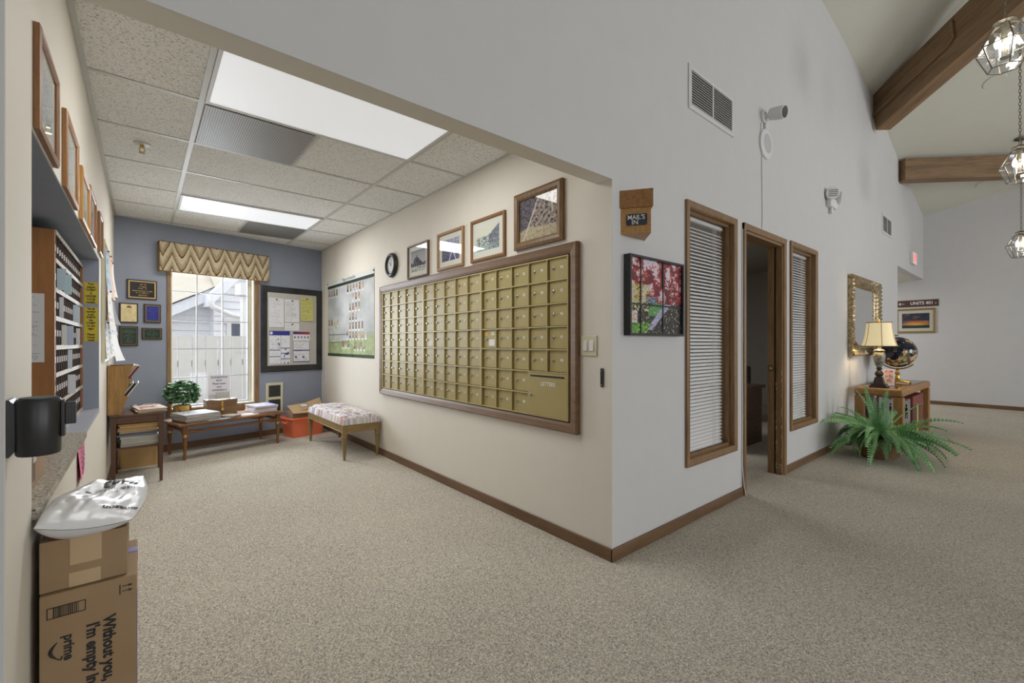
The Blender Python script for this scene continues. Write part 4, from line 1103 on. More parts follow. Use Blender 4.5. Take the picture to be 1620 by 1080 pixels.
# ------------------------------------------------------------------ LONG LOW TABLE UNDER THE WINDOW
BA = rad(15.5); BC = (.74, 5.965)
def bloc(x, y, z=.381):
    p = Matrix.Rotation(BA, 2) @ Vector((x, y)); return (BC[0]+p.x, BC[1]+p.y, z)
t = thing('coffee_table', 'long low walnut table with brass collared legs under the back window', 'table', (*BC, 0), BA)
m = M(); m.box(-.545,.545,-.265,.265,.354,.3785); m.link('tabletop', MT['teak'], t, bevel=.005)
m = M(); m.ring(-.545,.545,-.265,.265,[(.0,.3765),(.0,.3795),(.02,.3795),(.02,.3765)],0,Matrix.Rotation(0,4,'X')) if False else None
for sx in (-1,1):
    for sy in (-1,1):
        m = M(); x, y = sx*.475, sy*.205
        m.box(x-.022,x+.022,y-.022,y+.022,.262,.3535); m.lathe([(.012,0),(.020,.20),(.022,.262)], 14, 0, (x,y,0)); lg = m.link('leg', MT['teakz'], t, True)
        m = M(); m.lathe([(.0225,.232),(.0245,.236),(.0245,.256),(.0225,.26)], 16, 0, (x,y,0)); m.link('collar', MT['brass'], lg, True)
for sy in (-1,1):
    m = M(); pts = [(-.455,sy*.205,.286),(-.40,sy*.205,.284),(-.34,sy*.205,.288),(0,sy*.205,.289),(.34,sy*.205,.288),(.40,sy*.205,.284),(.455,sy*.205,.286)]; m.tube(pts, [.026,.022,.013,.013,.013,.022,.026], 10); m.link('stretcher', MT['teak'], t, True)
for sx in (-1,1):
    m = M(); m.tube([(sx*.475,-.185,.292),(sx*.475,-.10,.299),(sx*.475,.10,.299),(sx*.475,.185,.292)], [.022,.013,.013,.022], 10); m.link('stretcher', MT['teak'], t, True)
ORD = ['topmost','second from top','third from top','fourth from top','fifth from top','sixth from top','seventh from top','eighth from top']
def stack(cx, cy, z, n, w_, d_, th, rot, place, grp, name='newspaper', cat='newspaper', cover=None, kinds=None, fold=True, pc=(196,192,184)):
    """sheets piled one on another, each a thing of its own"""
    for i in range(n):
        k = n-1-i; r_ = rot+R.uniform(-.06,.06); dx, dy = R.uniform(-.008,.008), R.uniform(-.008,.008)
        lb = '%s of the %s' % ((kinds or ORD[k])+(' '+name.replace('_',' ')), place) if kinds is None else kinds
        lb = '%s %s in the %s' % (ORD[k], name.replace('_',' '), place)
        t = thing(name, lb, cat, (cx+dx, cy+dy, z+i*th), r_, grp)
        m = M(); c0 = mix(rgb(pc), rgb((150,146,142)), R.random()*.6)
        e = .0006
        if fold: 
            m.prism([(-d_/2,e),(d_/2,e),(d_/2,th-e),(-d_/2+.004,th-e),(-d_/2,th*.7),(-d_/2-.003,th*.5),(-d_/2,th*.3)], -w_/2, w_/2, 'x', 0, None, c0)
        else: m.box(-w_/2,w_/2,-d_/2,d_/2,e,th-e,0,None,c0)
        m.link('pages', MT['print'], t)
        m = M(); cv = cover[k % len(cover)] if cover else doc(18,(120,120,130),(206,206,210),22,.05,31+i,.6)
        m.surf(lambda u, v: (-w_/2+w_*u, -d_/2+d_*v, th-e*.5), 26, 26, cv) if k == 0 else m.surf(lambda u, v: (-w_/2+w_*u, -d_/2+d_*v, th-e*.5), 4, 4, cv)
        m.link('front_page', MT['print'], t)
p_news = doc(20,(120,122,140),(212,214,222),24,.05,77,.6)
x, y, z = bloc(-.325, -.065); stack(x, y, z, 5, .33, .33, .0165, BA+.10, 'left newspaper pile on the low table', 'newspapers piled on the low table', cover=[p_news])
x, y, z = bloc(.375, -.02); stack(x, y, z, 5, .25, .33, .0165, BA-.12, 'right magazine pile on the low table', 'magazines piled on the low table', 'magazine', 'magazine', cover=[p_cover([(150,156,206),(196,190,214),(206,196,120)],5)], fold=False, pc=(206,196,196))
x, y, z = bloc(-.03, -.14); stack(x, y, z, 3, .13, .17, .008, BA+.5, 'booklet pile in front of the wooden box', 'booklets on the low table', 'booklet', 'booklet', cover=[p_cover([(196,188,172),(170,160,148),(120,110,100)],8)], fold=False, pc=(206,200,186))
def flat(name, label, cat, x, y, z, w_, d_, rot, fn, grp=None, th=.0012):
    t = thing(name, label, cat, (x, y, z), rot, grp)
    m = M(); m.box(-w_/2,w_/2,-d_/2,d_/2,0,th,0,None,fn(.02,.02)); m.surf(lambda u, v: (-w_/2+w_*u, -d_/2+d_*v, th+.0004), 20, 20, fn); m.link('sheet', MT['print'], t)
x, y, z = bloc(.155, -.12); flat('loose_paper', 'loose white paper on the low table beside the booklets', 'paper', x, y, z, .24, .17, BA-.2, doc(10,(150,150,150),(216,212,204),14,.1,4))
x, y, z = bloc(-.17, -.225); flat('leaflet', 'pale blue leaflet at the front edge of the low table', 'leaflet', x, y, z, .22, .07, BA+.05, lambda u, v: mix(rgb((150,170,190)), rgb((200,206,210)), clamp(.5+fbm(u*6,v*6,1.))))
# suggestion box
x, y, z = bloc(.0, .165); SBZ = .18
t = thing('suggestion_box', 'small brown wooden box with a padlock on the low table', 'box', (x+.0, y-.035, z), rad(5))
m = M(); m.box(-.15,.15,-.085,.085,0,SBZ-.045); m.link('body', MT['boxwood'], t, bevel=.003)
m = M(); m.prism([(-.152,SBZ-.0445),(.152,SBZ-.0445),(.152,SBZ),(.10,SBZ-.003),(.03,SBZ-.012),(-.03,SBZ-.012),(-.10,SBZ-.003),(-.152,SBZ)], -.087, .087, 'y') ; m.link('lid', MT['boxwood'], t, bevel=.002)
m = M(); m.box(-.009,.009,-.0925,-.0875,.085,SBZ-.015); hs = m.link('hasp', MT['brass'], t)
m = M(); m.box(-.014,.014,-.105,-.0935,.055,.083); m.tube([(-.009,-.099,.082),(-.009,-.099,.10),(0,-.099,.108),(.009,-.099,.10),(.009,-.099,.082)], .003, 6); m.link('padlock', MT['brass'], t, bevel=.002)
SX, SY = x+.0, y-.035
t = thing('suggestion_sign', 'white suggestion box sign standing on the small wooden box', 'sign', (SX-.01, SY+.015, z+SBZ+.0015), rad(-4))
m = M(); m.box(-.105,.105,-.001,.001,0,.275,0,None,rgb((226,224,232))); c_ = rgb((70,68,90))
for i, s_ in enumerate(['SUGGESTION', 'BOX', 'Please insert', 'your', 'suggestions in']): m.text(s_, .030 if i > 1 else .031, 0, -.0014, .245-.036*i, 0, None, c_, off=.0006, ext=.0004, sx=.85)
m.link('sheet', MT['print'], t)
m = M(); m.box(-.108,.108,-.004,-.0018,0,.05); m.box(-.108,.108,-.03,.03,-.0008,.0006); m.link('acrylic_stand', MT['glass'], t)
t = thing('note_card_pocket', 'small grey card leaning in front of the suggestion sign', 'card', (SX+.025, SY-.022, z+SBZ+.001), rad(-4))
m = M(); m.box(-.065,.065,-.002,.002,0,.075,0,Matrix.Rotation(rad(-6),4,'X')); m.link('card', plain('grey_card', (186,184,176), .7), t)
# potted ivy
x, y, z = bloc(-.36, .2); 
t = thing('potted_ivy', 'bushy green ivy plant in a brass pot by the window', 'plant', (x, y-.005, z))
m = M(); m.lathe([(.06,0),(.072,.01),(.084,.12),(.087,.14),(.08,.142),(.075,.12),(0,.115)], 28); m.link('pot', MT['brass'], t, True)
m = M(); RI = random.Random(3)
for i in range(950):
    th = RI.uniform(0, 2*PI); ph = math.acos(RI.uniform(-.8, 1)); rr = RI.uniform(.55, 1.)**.6
    p = Vector((.165*rr*math.sin(ph)*math.cos(th), .125*rr*math.sin(ph)*math.sin(th), .27+.145*rr*math.cos(ph)))
    q = Vector((RI.gauss(0,1), RI.gauss(0,1), RI.gauss(.7,.6)))+p*4; Tq = Matrix.Translation(p) @ q.to_track_quat('Z','Y').to_matrix().to_4x4() @ Matrix.Rotation(RI.uniform(0,6.28),4,'Z')
    s_ = RI.uniform(.016,.027); cc = mix(mix(rgb((26,66,30)), rgb((98,160,86)), RI.random()), rgb((216,228,222)), .65 if RI.random() < .3 else 0)
    m.add([(0,-s_,0),(s_*.75,-s_*.5,s_*.15),(s_*.5,s_*.4,s_*.1),(0,s_*1.1,-s_*.1),(-s_*.5,s_*.4,s_*.1),(-s_*.75,-s_*.5,s_*.15)], [(0,1,2,3),(0,3,4,5)], 0, Tq, cc)
m.link('leaves', MT['ivy'], t)
m = M()
for i in range(12):
    a = RI.uniform(0,6.28); m.tube([(0.02*math.cos(a),.02*math.sin(a),.085),(.05*math.cos(a),.05*math.sin(a),.18),(.10*math.cos(a),.08*math.sin(a),.27)], .002, 5)
m.link('stem', MT['leafd'], t)

# ------------------------------------------------------------------ ORANGE TUB AND UPHOLSTERED BENCH
OA = rad(14)
t = thing('orange_tub', 'orange plastic tub with a cardboard carton in it by the bench', 'tub', (1.63, 6.24, 0), OA)
def tub(m, w0, d0, w1, d1, h, th=.006, r=.03):
    def rr(w_, d_, z):
        out = []
        for cx, cy, a0 in ((w_/2-r,d_/2-r,0),(-w_/2+r,d_/2-r,90),(-w_/2+r,-d_/2+r,180),(w_/2-r,-d_/2+r,270)):
            for k in range(5): a = rad(a0+k*22.5); out.append((cx+r*math.cos(a), cy+r*math.sin(a), z))
        return out
    Ls = [rr(w0,d0,0), rr(w1,d1,h), rr(w1+.03,d1+.03,h), rr(w1+.03,d1+.03,h+.014), rr(w1-2*th,d1-2*th,h+.014), rr(w0-2*th,d0-2*th,.008)]
    n = 20; vs = [p for l_ in Ls for p in l_]; fs = [tuple(range(n-1,-1,-1)), tuple(5*n+k for k in range(n))]
    for i in range(5):
        for k in range(n): fs.append((i*n+k, i*n+(k+1) % n, (i+1)*n+(k+1) % n, (i+1)*n+k))
    m.add(vs, fs)
m = M(); tub(m, .40, .26, .46, .31, .235); 
m.link('tub', [MT['orange'], plain('tub_lettering', (232,150,120), .6)], t, True)
for sx in (-1,1):
    m = M(); m.tube([(sx*.235,-.06,.20),(sx*.252,-.05,.185),(sx*.252,.05,.185),(sx*.235,.06,.20)], .008, 8); m.link('handle', MT['orange'], t, True)
t = thing('cardboard_carton', 'flattened brown carton standing in the orange tub', 'box', (1.66, 6.235, .01), OA)
T_ = Matrix.Rotation(rad(-12), 4, 'X')
m = M(); m.box(-.19,.18,-.07,.075,.06,.33,0,Matrix.Rotation(rad(-4),4,'Y')); m.link('box_body', MT['card'], t)
m = M(); m.add([(-.22,-.11,.30),(.02,-.12,.29),(.03,.07,.40),(-.21,.07,.385)], [(0,1,2,3)]); m.add([(.03,-.11,.30),(.20,-.07,.34),(.235,.07,.45),(.035,.07,.40)], [(0,1,2,3)]); fo = m.link('flap', MT['card2'], t); fo.modifiers.new('s','SOLIDIFY').thickness = .004
m = M(); m.add([(-.06,.0,.3655),(.02,-.005,.3635),(.025,.03,.3845),(-.055,.035,.386)], [(0,1,2,3)]); m.link('label', MT['paper'], t)
# bench along the mail wall
t = thing('upholstered_bench', 'gold painted bench with floral upholstery against the mailbox wall', 'bench', (1.765, 5.17, 0), 0)
bx, by = .197, .615; zt = .36
m = M()
for (a0,a1,c0,c1) in ((-bx,bx,-by,-by+.022),(-bx,bx,by-.022,by),(-bx,-bx+.022,-by,by),(bx-.022,bx,-by,by)): m.box(a0,a1,c0,c1,zt-.075,zt)
gp = wood('gold_paint', (106,84,48), (156,130,82), 'x', .6); gpz = wood('gold_paint_leg', (106,84,48), (150,124,78), 'z', .6)
m.box(-bx-.004,bx+.004,-by-.004,-by+.02,zt-.077,zt-.068); m.box(-bx-.004,-bx+.02,-by,by,zt-.077,zt-.068); m.link('seat_rail', gp, t, bevel=.003)
for sx in (-1,1):
    for sy in (-1,1):
        x, y = sx*(bx-.022), sy*(by-.022)
        m = M(); m.box(x-.024,x+.024,y-.024,y+.024,zt-.10,zt); m.lathe([(.011,0),(.013,.02),(.024,.20),(.024,.225)], 8, 0, (x,y,0), ph=PI/8)
        m.lathe([(.018,.225),(.028,.23),(.028,.245),(.02,.26)], 14, 0, (x,y,0)); m.link('leg', gpz, t)
m = M(); NXc, NYc = 30, 90
def cush(u, v):
    x = (u-.5)*2; y = (v-.5)*2; ex = 1-abs(x)**9; ey = 1-abs(y)**16
    return (x*(bx+.006), y*(by+.006), zt+.002+.095*max(0, ex*ey)**.35*(1+.10*(1-x*x)*(1-y*y)))
m.surf(cush, NXc, NYc, lambda u, v: p_floral(*cush(u, v))); m.quad((-bx,-by,zt+.001),(bx,-by,zt+.001),(bx,by,zt+.001),(-bx,by,zt+.001),0,None,rgb((200,196,196))); m.link('cushion', MT['fabric'], t, True)

# ------------------------------------------------------------------ SIDE TABLE AND ITS PILES
TX0, TX1, TY0, TY1, TZ = -.205, .150, 4.925, 5.50, .60
t = thing('side_table', 'dark walnut side table with a lower shelf in the left corner', 'table', ((TX0+TX1)/2, (TY0+TY1)/2, 0))
hx, hy = (TX1-TX0)/2, (TY1-TY0)/2
m = M(); m.box(-hx,hx,-hy,hy,TZ-.02,TZ); m.link('tabletop', MT['walnut'], t, bevel=.005)
m = M(); m.box(-hx+.02,hx-.02,-hy+.012,-hy+.03,TZ-.075,TZ-.0205); m.box(-hx+.02,hx-.02,hy-.03,hy-.012,TZ-.075,TZ-.0205); m.box(-hx+.012,-hx+.03,-hy+.03,hy-.03,TZ-.075,TZ-.0205); m.box(hx-.03,hx-.012,-hy+.03,hy-.03,TZ-.075,TZ-.0205); m.link('apron', MT['walnut'], t)
for sx in (-1,1):
    for sy in (-1,1):
        x, y = sx*(hx-.022), sy*(hy-.022)
        m = M(); a, b_ = .020, .011
        m.add([(x-b_,y-b_,0),(x+b_,y-b_,0),(x+b_,y+b_,0),(x-b_,y+b_,0),(x-a,y-a,TZ-.0205),(x+a,y-a,TZ-.0205),(x+a,y+a,TZ-.0205),(x-a,y+a,TZ-.0205)], [(3,2,1,0),(4,5,6,7),(0,1,5,4),(1,2,6,5),(2,3,7,6),(3,0,4,7)]); m.link('leg', MT['walnutz'], t, bevel=.002)
m = M(); m.box(-hx+.03,hx-.03,-hy+.03,hy-.03,.306,.32); m.link('shelf', MT['walnut'], t)
cx, cy = (TX0+TX1)/2, (TY0+TY1)/2
stack(cx+.0, cy-.05, .321, 4, .262, .38, .022, .04, 'newspaper pile on the side table shelf', 'newspapers on the side table shelf', cover=[p_news], pc=(190,188,176))
stack(cx+.0, cy-.05, .4095, 2, .262, .38, .014, -.05, 'glossy magazine pile on the side table shelf', 'magazines on the side table shelf', 'magazine', 'magazine', cover=[p_cover([(60,70,100),(110,130,60),(190,200,220)],2)], fold=False, pc=(70,84,112))
stack(cx+.0, cy-.05, .438, 5, .262, .38, .0155, .03, 'manila folder pile on the side table shelf', 'manila folders on the side table shelf', 'manila_folder', 'folder', cover=[lambda u, v: rgb((206,172,112))], fold=True, pc=(206,170,112))
cov = [p_cover([(206,196,180),(170,60,60),(40,40,46)],4), p_cover([(160,120,80),(206,190,170),(90,70,60)],6), p_cover([(206,206,210),(150,150,160),(60,60,80)],9)]
stack(cx+.065, cy-.06, TZ+.001, 3, .20, .40, .011, .12, 'magazine pile on the side table top', 'magazines on the side table top', 'magazine', 'magazine', cover=cov, fold=False, pc=(190,170,140))
t = thing('tan_bin', 'tan plastic bin on the carpet behind the side table', 'bin', (-.025, 5.73, .0), .05)
m = M(); tub(m, .29, .22, .32, .25, .225); m.link('bin', MT['tan'], t, True)
# literature rack on the side table against the left wall
t = thing('literature_rack', 'wooden two tier literature rack standing on the side table', 'rack', (-.222, 5.12, TZ+.001), 0)
prof = [(.002,0),(.085,0),(.10,.06),(.135,.145),(.105,.16),(.155,.29),(.125,.305),(.165,.41),(.002,.41)]
for y0 in (-.165, .153):
    m = M(); m.prism(prof, y0, y0+.012, 'y'); m.link('side_panel', MT['goldoak'], t)
m = M(); m.box(.002,.008,-.152,.152,0,.41); m.box(.008,.085,-.152,.152,0,.01); m.link('back_panel', MT['oakz'], t)
def leaner(x, z, L, th, ang, y, w_, colr, label, grp='publications in the literature rack', name='magazine', cat='magazine'):
    tt = thing(name, label, cat, (-.222+x, 5.12+y, TZ+.001+z), 0, grp)
    T_ = Matrix.Rotation(ang, 4, 'Y'); m = M(); m.box(0,th,-w_/2,w_/2,0,L,0,T_,rgb(colr)); m.link('pages', MT['print'], tt)
    m = M(); m.box(th+.0002,th+.0012,-w_/2,w_/2,.0,L,0,T_,mix(rgb(colr),rgb((60,50,60)),.5)); m.link('cover', MT['gloss'], tt)
an = rad(33)
leaner(.055,.125,.16,.010,an,0,.26,(60,52,52),'dark magazine at the back of the lower rack tier')
leaner(.069,.122,.165,.010,an,.004,.27,(206,200,186),'pale magazine in the middle of the lower rack tier')
leaner(.083,.118,.17,.010,an,-.004,.26,(40,40,46),'black magazine in front of the pale one, lower rack tier')
leaner(.097,.115,.175,.009,an,.002,.27,(214,212,210),'white magazine at the front of the lower rack tier')
leaner(.075,.275,.17,.012,an,0,.26,(222,218,206),'cream booklet at the back of the upper rack tier')
leaner(.091,.270,.17,.012,an,.003,.26,(190,186,184),'grey booklet in the middle of the upper rack tier')
leaner(.107,.268,.165,.011,an,-.003,.26,(150,50,40),'red booklet at the front of the upper rack tier')
# corkboard on the left wall with papers
t = thing('corkboard', 'pale edged corkboard on the left wall beyond the cubby niche', 'corkboard', *on('left', 4.86, 1.08))
m = M(); m.box(-.50,.50,-.012,0,0,.86); m.link('board', plain('cork', (170,140,100), .9, var=.2, vs=60), t)
m = M(); m.ring(-.515,.515,-.015,.875,[(0,0),(0,-.018),(.018,-.018),(.018,0)]); m.link('frame', MT['offwhite'], t)
def curl(y, z0, w_, h_, lift, c, label, fn=None, e=.0):
    t = thing('pinned_paper', label, 'paper', *on('left', y, z0, .0205+e), group='papers pinned on the corkboard')
    m = M(); m.surf(lambda u, v: (-w_/2+w_*u, -lift*.6*((1-v)**2)*(.55+.45*u)-lift*.25*u*u, h_*v), 14, 14, fn or (lambda u, v: rgb(c)), 0); m.link('sheet', MT['print'], t, True)
    m = M(); m.lathe([(.007,0),(.005,.008),(.008,.011),(0,.012)], 8, 0, T=Matrix.Translation((0,-.002-lift*.12,h_-.015)) @ Matrix.Rotation(PI/2,4,'X')); m.link('push_pin', MT['red'], t, True)
curl(4.47,1.60,.22,.30,.035,(150,176,206),'pale blue sheet pinned at the top near end of the corkboard', doc(18,(110,130,160),(170,192,214),16,.08,61))
curl(4.78,1.55,.22,.36,.045,(206,180,150),'long tan sheet pinned at the top middle of the corkboard')
curl(5.1,1.60,.22,.30,.05,(206,190,180),'pale pink sheet pinned at the top far end of the corkboard', doc(18,(150,110,110),(216,204,200),16,.08,63))
curl(4.45,1.30,.22,.30,.05,(226,224,220),'white sheet pinned in the middle row at the near end', doc(18,(170,120,80),(228,226,222),14,.1,62), .012)
curl(4.74,1.27,.22,.30,.055,(196,196,200),'grey leaflet pinned in the middle row of the corkboard', doc(12,(120,120,130),(206,206,210),12,.08,64), .006)
curl(5.08,1.36,.20,.22,.075,(120,116,112),'curled grey sheet pinned at the far end of the corkboard')
curl(4.46,1.09,.20,.28,.03,(206,206,208),'long white strip pinned at the bottom near end of the corkboard', doc(22,(130,130,140),(220,220,222),14,.08,65), -.001)
curl(4.79,1.095,.22,.28,.05,(226,224,222),'white printed flyer pinned in the bottom row of the corkboard', doc(14,(60,60,70),(226,226,226),12,.08,66), -.001)
curl(5.10,1.05,.22,.30,.10,(230,230,230),'large curled white sheet pinned at the bottom far end', None, .006)

# ------------------------------------------------------------------ CUBBY CABINET IN THE NICHE
CY0, CY1, CX, CZ0, CZ1 = 2.895, 4.133, -.306, .7595, 1.722
t = thing('cubby_cabinet', 'tall brown wooden cubby cabinet full of mail slots in the wall niche', 'cabinet', (CX, (CY0+CY1)/2, CZ0), PI/2)
hw = (CY1-CY0)/2; H = CZ1-CZ0; D = .30
m = M(); m.box(-hw,-hw+.018,0,D,0,H); m.link('side_panel', MT['cubby'], t, bevel=.002)
m = M(); m.box(hw-.018,hw,0,D,0,H); m.link('side_panel', MT['cubby'], t)
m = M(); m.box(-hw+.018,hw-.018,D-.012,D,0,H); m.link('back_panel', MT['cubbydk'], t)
rz = [0, .147, .285, .413, .548, .680, .816, H-.016]
for i, z in enumerate(rz):
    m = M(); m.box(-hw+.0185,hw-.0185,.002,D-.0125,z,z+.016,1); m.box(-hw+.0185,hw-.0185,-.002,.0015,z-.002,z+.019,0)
    for k in range(15):
        x = -hw+.06+k*(2*hw-.12)/14.; m.box(x-.014,x+.012,-.0028,-.0022,z+.003,z+.013,2)
    m.link('shelf', [plain('rail_%d' % i, (160,146,124), .5), MT['cubbydk'], MT['railtag']], t)
nc = 15; cw = (2*hw-.037)/nc
m = M()
for r in range(7):
    z0, z1 = rz[r]+.0165, rz[r+1]-.0005
    for k in range(1, nc):
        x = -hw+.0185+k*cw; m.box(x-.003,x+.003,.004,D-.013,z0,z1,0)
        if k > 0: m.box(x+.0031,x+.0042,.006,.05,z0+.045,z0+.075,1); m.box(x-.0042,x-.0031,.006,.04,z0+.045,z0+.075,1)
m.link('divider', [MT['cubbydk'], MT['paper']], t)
lets = [(5,1,.022,(176,196,206)),(5,4,.020,(170,196,200)),(4,2,.006,(206,206,214)),(4,9,.012,(190,206,216)),(4,11,.008,(206,206,206)),(3,3,.008,(214,212,210)),(3,5,.020,(176,186,206)),(3,11,.008,(210,210,212)),(2,6,.008,(206,212,220)),(1,6,.022,(210,212,216)),(0,6,.016,(176,190,200))]
rown = ['bottom row','second row up','third row up','middle row','third row down','second row down','top row']
for (r, k, pr, cc) in lets:
    x = -hw+.0185+(k+.5)*cw; z = CZ0+rz[r]+.0172
    o = thing('envelope', '%s envelope upright in cubby %d of the %s' % ('pale blue' if cc[2]-cc[0] > 12 else 'white', k+1, rown[r]), 'envelope', (CX+.002, (CY0+CY1)/2+x, z), PI/2, 'envelopes sticking out of the cubbies')
    m = M(); m.box(-.0014,.0014,-pr,.17,0,.104); m.link('paper', plain('envelope_%d%d' % (r,k), cc, .7), o)
# list taped on the cabinet side
t = thing('posted_list', 'white printed list taped on the side of the cubby cabinet', 'notice', (-.375, CY0-.0012, 1.115))
m = M(); m.box(-.085,.036,-.0008,0,0,.31,0,None,rgb((206,204,204))); m.grid(-.085,.036,0,.31,-.0012,44,150,doc(50,(130,130,136),(208,207,206),40,.06,15,.75)); m.link('sheet', MT['print'], t)
# yellow notices on the far jamb
def ynote(z0, z1, lines, label):
    t = thing('yellow_notice', label, 'notice', (-.2655, NY1-.0045, z0), 0, 'yellow notices on the niche jamb')
    h_ = z1-z0; m = M(); m.box(-.034,.034,-.0012,0,0,h_)
    n = len(lines)
    for i, s_ in enumerate(lines): m.text(s_, min(.022, h_/n*.95), 0, -.0013, h_-(i+.55)*h_/n, 1, off=.0008, sx=min(.8, .064/(.6*.022*max(1, len(s_)))), ext=.0003)
    m.link('sheet', [MT['yellow'], MT['ink']], t)
ynote(1.468, 1.614, ['Your', 'assigned', '"CUBBY"', 'is', 'UNDER', 'YOUR', 'NAME.'], 'upper yellow notice beginning Your assigned cubby')
ynote(1.213, 1.445, ['The unit', 'number', 'is also', 'INSIDE', 'the', 'CUBBY', 'on the', 'right.', '', 'Please', 'Check', 'Carefully'], 'lower yellow notice ending Please check carefully')
# parcel on the counter
t = thing('counter_parcel', 'small brown parcel on the granite counter inside the niche', 'parcel', (-.36, 1.99, NZ0+.001))
m = M(); m.box(-.10,.105,-.20,.19,0,.105); m.link('carton', MT['card'], t, bevel=.002)
m = M(); m.box(.02,.1062,-.02,.03,.1053,.1062); m.box(.1053,.1062,-.02,.03,.075,.1062); m.link('clear_tape', MT['poly'], t)
m = M()
for k in range(7): m.box(.1052,.1058,-.15+k*.025,-.138+k*.025,.02,.09 if k % 2 else .08)
m.link('printing', plain('faded_ink', (110,92,84), .8), t)
# pink note on the wall
t = thing('pink_note', 'pink handwritten note taped on the wall below the niche', 'note', *on('left', 2.94, .555))
m = M(); m.surf(lambda u, v: (-.17+.34*u, -.0006-.016*(1-v)*(1-u)**2, .0+.2*v), 10, 10); m.link('sheet', MT['pink'], t)
m = M()
for k in range(6): m.tube([(-.12+.03*q, -.0185*(1-(.16-.022*k)/.2)*(1-(.05+.03*q/.34))**2-.0035, .16-.022*k+.004*math.sin(q*2.1+k)) for q in range(9)], .0012, 4)
m.link('handwriting', MT['ink'], t)
# retractable belt barrier on the near wall end
t = thing('belt_barrier', 'black wall mounted retractable belt barrier on the near left corner', 'belt barrier', (XL+.0005, 1.44, .953))
cx_ = .047
m = M(); m.lathe([(.034,0),(.036,.004),(.037,.118),(.034,.124)], 36, 0, (cx_,0,0)); m.link('drum', MT['black'], t, True)
m = M(); m.lathe([(.030,.1243),(.030,.127),(0,.1275)], 28, 0, (cx_,0,0)); m.link('cap', plain('cap_grey', (78,78,80), .5), t, True)
m = M(); m.prism([(.0,.0),(.004,.0),(.012,.012),(.014,.062),(.012,.112),(.004,.124),(.0,.124)], -.012, .05, 'y'); m.link('mounting_plate', MT['black'], t)
m = M(); m.box(cx_+.036,cx_+.042,-.012,.014,.036,.118); m.box(cx_+.042,cx_+.060,-.004,.010,.062,.112); m.link('belt_end', MT['black'], t, bevel=.001)
m = M()
for i in range(9):
    for k in range(3): m.box(cx_+.044+.005*k,cx_+.047+.005*k,-.0052,-.0041,.065+.005*i,.068+.005*i)
m.link('grip', plain('grip_grey', (58,58,60), .5), t)

# ------------------------------------------------------------------ PARCELS AT THE LEFT
def rtext(m, s_, size, x, z, T_, mi=1, off=.0012, sx=1.): m.text(s_, size, 0, 0, 0, mi, T_ @ Matrix.Translation((x,0,z)) @ Matrix.Rotation(PI/2,4,'Y'), off=off, al='LEFT', sx=sx)
BX0, BX1, BY0, BY1, BZ = -.207, -.012, 1.685, 1.985, .532
t = thing('large_shipping_box', 'tall brown shipping box with sideways black lettering, bottom of the stack', 'box', ((BX0+BX1)/2, (BY0+BY1)/2, 0), 0)
hx, hy = (BX1-BX0)/2, (BY1-BY0)/2
m = M(); m.box(-hx,hx,-hy,hy,0,BZ); m.link('carton', MT['card'], t, bevel=.002)
m = M(); T_ = Matrix.Translation((0,-hy-.0004,0))
rtext(m, 'Without you,', .036, .038, .435, T_, 0, .0014, .92); rtext(m, "I'm empty inside", .036, .004, .427, T_, 0, .0014, .92)
m.link('slogan_lettering', MT['ink'], t)
m = M(); rtext(m, 'prime', .030, -.042, .415, T_, 0, .0010, .95)
m.link('word_lettering', MT['ink'], t); m = M()
pts = [(-.064-.013*math.sin(PI*k/12), -hy-.0009, .402-.045*k/12) for k in range(13)]
m.tube(pts, [.0008+.0034*math.sin(PI*k/12) for k in range(13)], 6); m.tube([(-.064,-hy-.0009,.357),(-.057,-hy-.0009,.353),(-.055,-hy-.0009,.362)], .0018, 5)
m.link('smile_arrow', MT['ink'], t)
m = M(); yb = -hy-.0006
x0, x1, z0, z1 = -.084, -.009, .468, .498
m.box(x0,x1,yb-.0003,yb+.0003,z0,z0+.002); m.box(x0,x1,yb-.0003,yb+.0003,z1-.002,z1); m.box(x0,x0+.002,yb-.0003,yb+.0003,z0,z1); m.box(x1-.002,x1,yb-.0003,yb+.0003,z0,z1)
x = x0+.012
while x < x1-.012:
    w_ = R.choice([.0008,.0014,.0022]); m.box(x,x+w_,yb-.0003,yb+.0003,z0,z1); x += w_+R.choice([.001,.0016,.0024])
m.link('barcode', MT['ink'], t)
m = M(); m.box(.060,.0625,yb-.0003,yb+.0003,.484,.512)
for z in (.492,.506): m.box(.066,.082,yb-.0003,yb+.0003,z-.001,z+.001); m.add([(.080,yb-.0004,z-.004),(.090,yb-.0004,z),(.080,yb-.0004,z+.004)], [(0,1,2)])
m.link('arrow_symbol', MT['ink'], t)
m = M(); m.box(hx-.03,hx+.0008,.035,.075,BZ+.0003,BZ+.001); m.box(hx+.0002,hx+.001,.035,.075,BZ-.03,BZ+.001); m.box(hx+.0002,hx+.001,-hy+.004,-hy+.03,.0,BZ-.05); m.link('tape_strip', MT['blue_tape'], t)
# smaller carton
t = thing('small_carton', 'smaller plain brown carton taped shut on top of the tall shipping box', 'box', (-.121, 1.825, BZ+.0015), 0)
hx, hy, CHh = .088, .125, .136
m = M(); m.box(-hx,hx,-hy,hy,0,CHh); m.link('carton', MT['card'], t, bevel=.002)
m = M(); m.box(-.03,.034,-hy-.0012,-hy-.0003,CHh-.075,CHh+.001); m.box(-.03,.034,-hy-.0012,hy,CHh+.0003,CHh+.0011); m.box(-.032,.032,-hy-.0012,-hy-.0003,0.001,.04); m.link('packing_tape', MT['tape'], t)
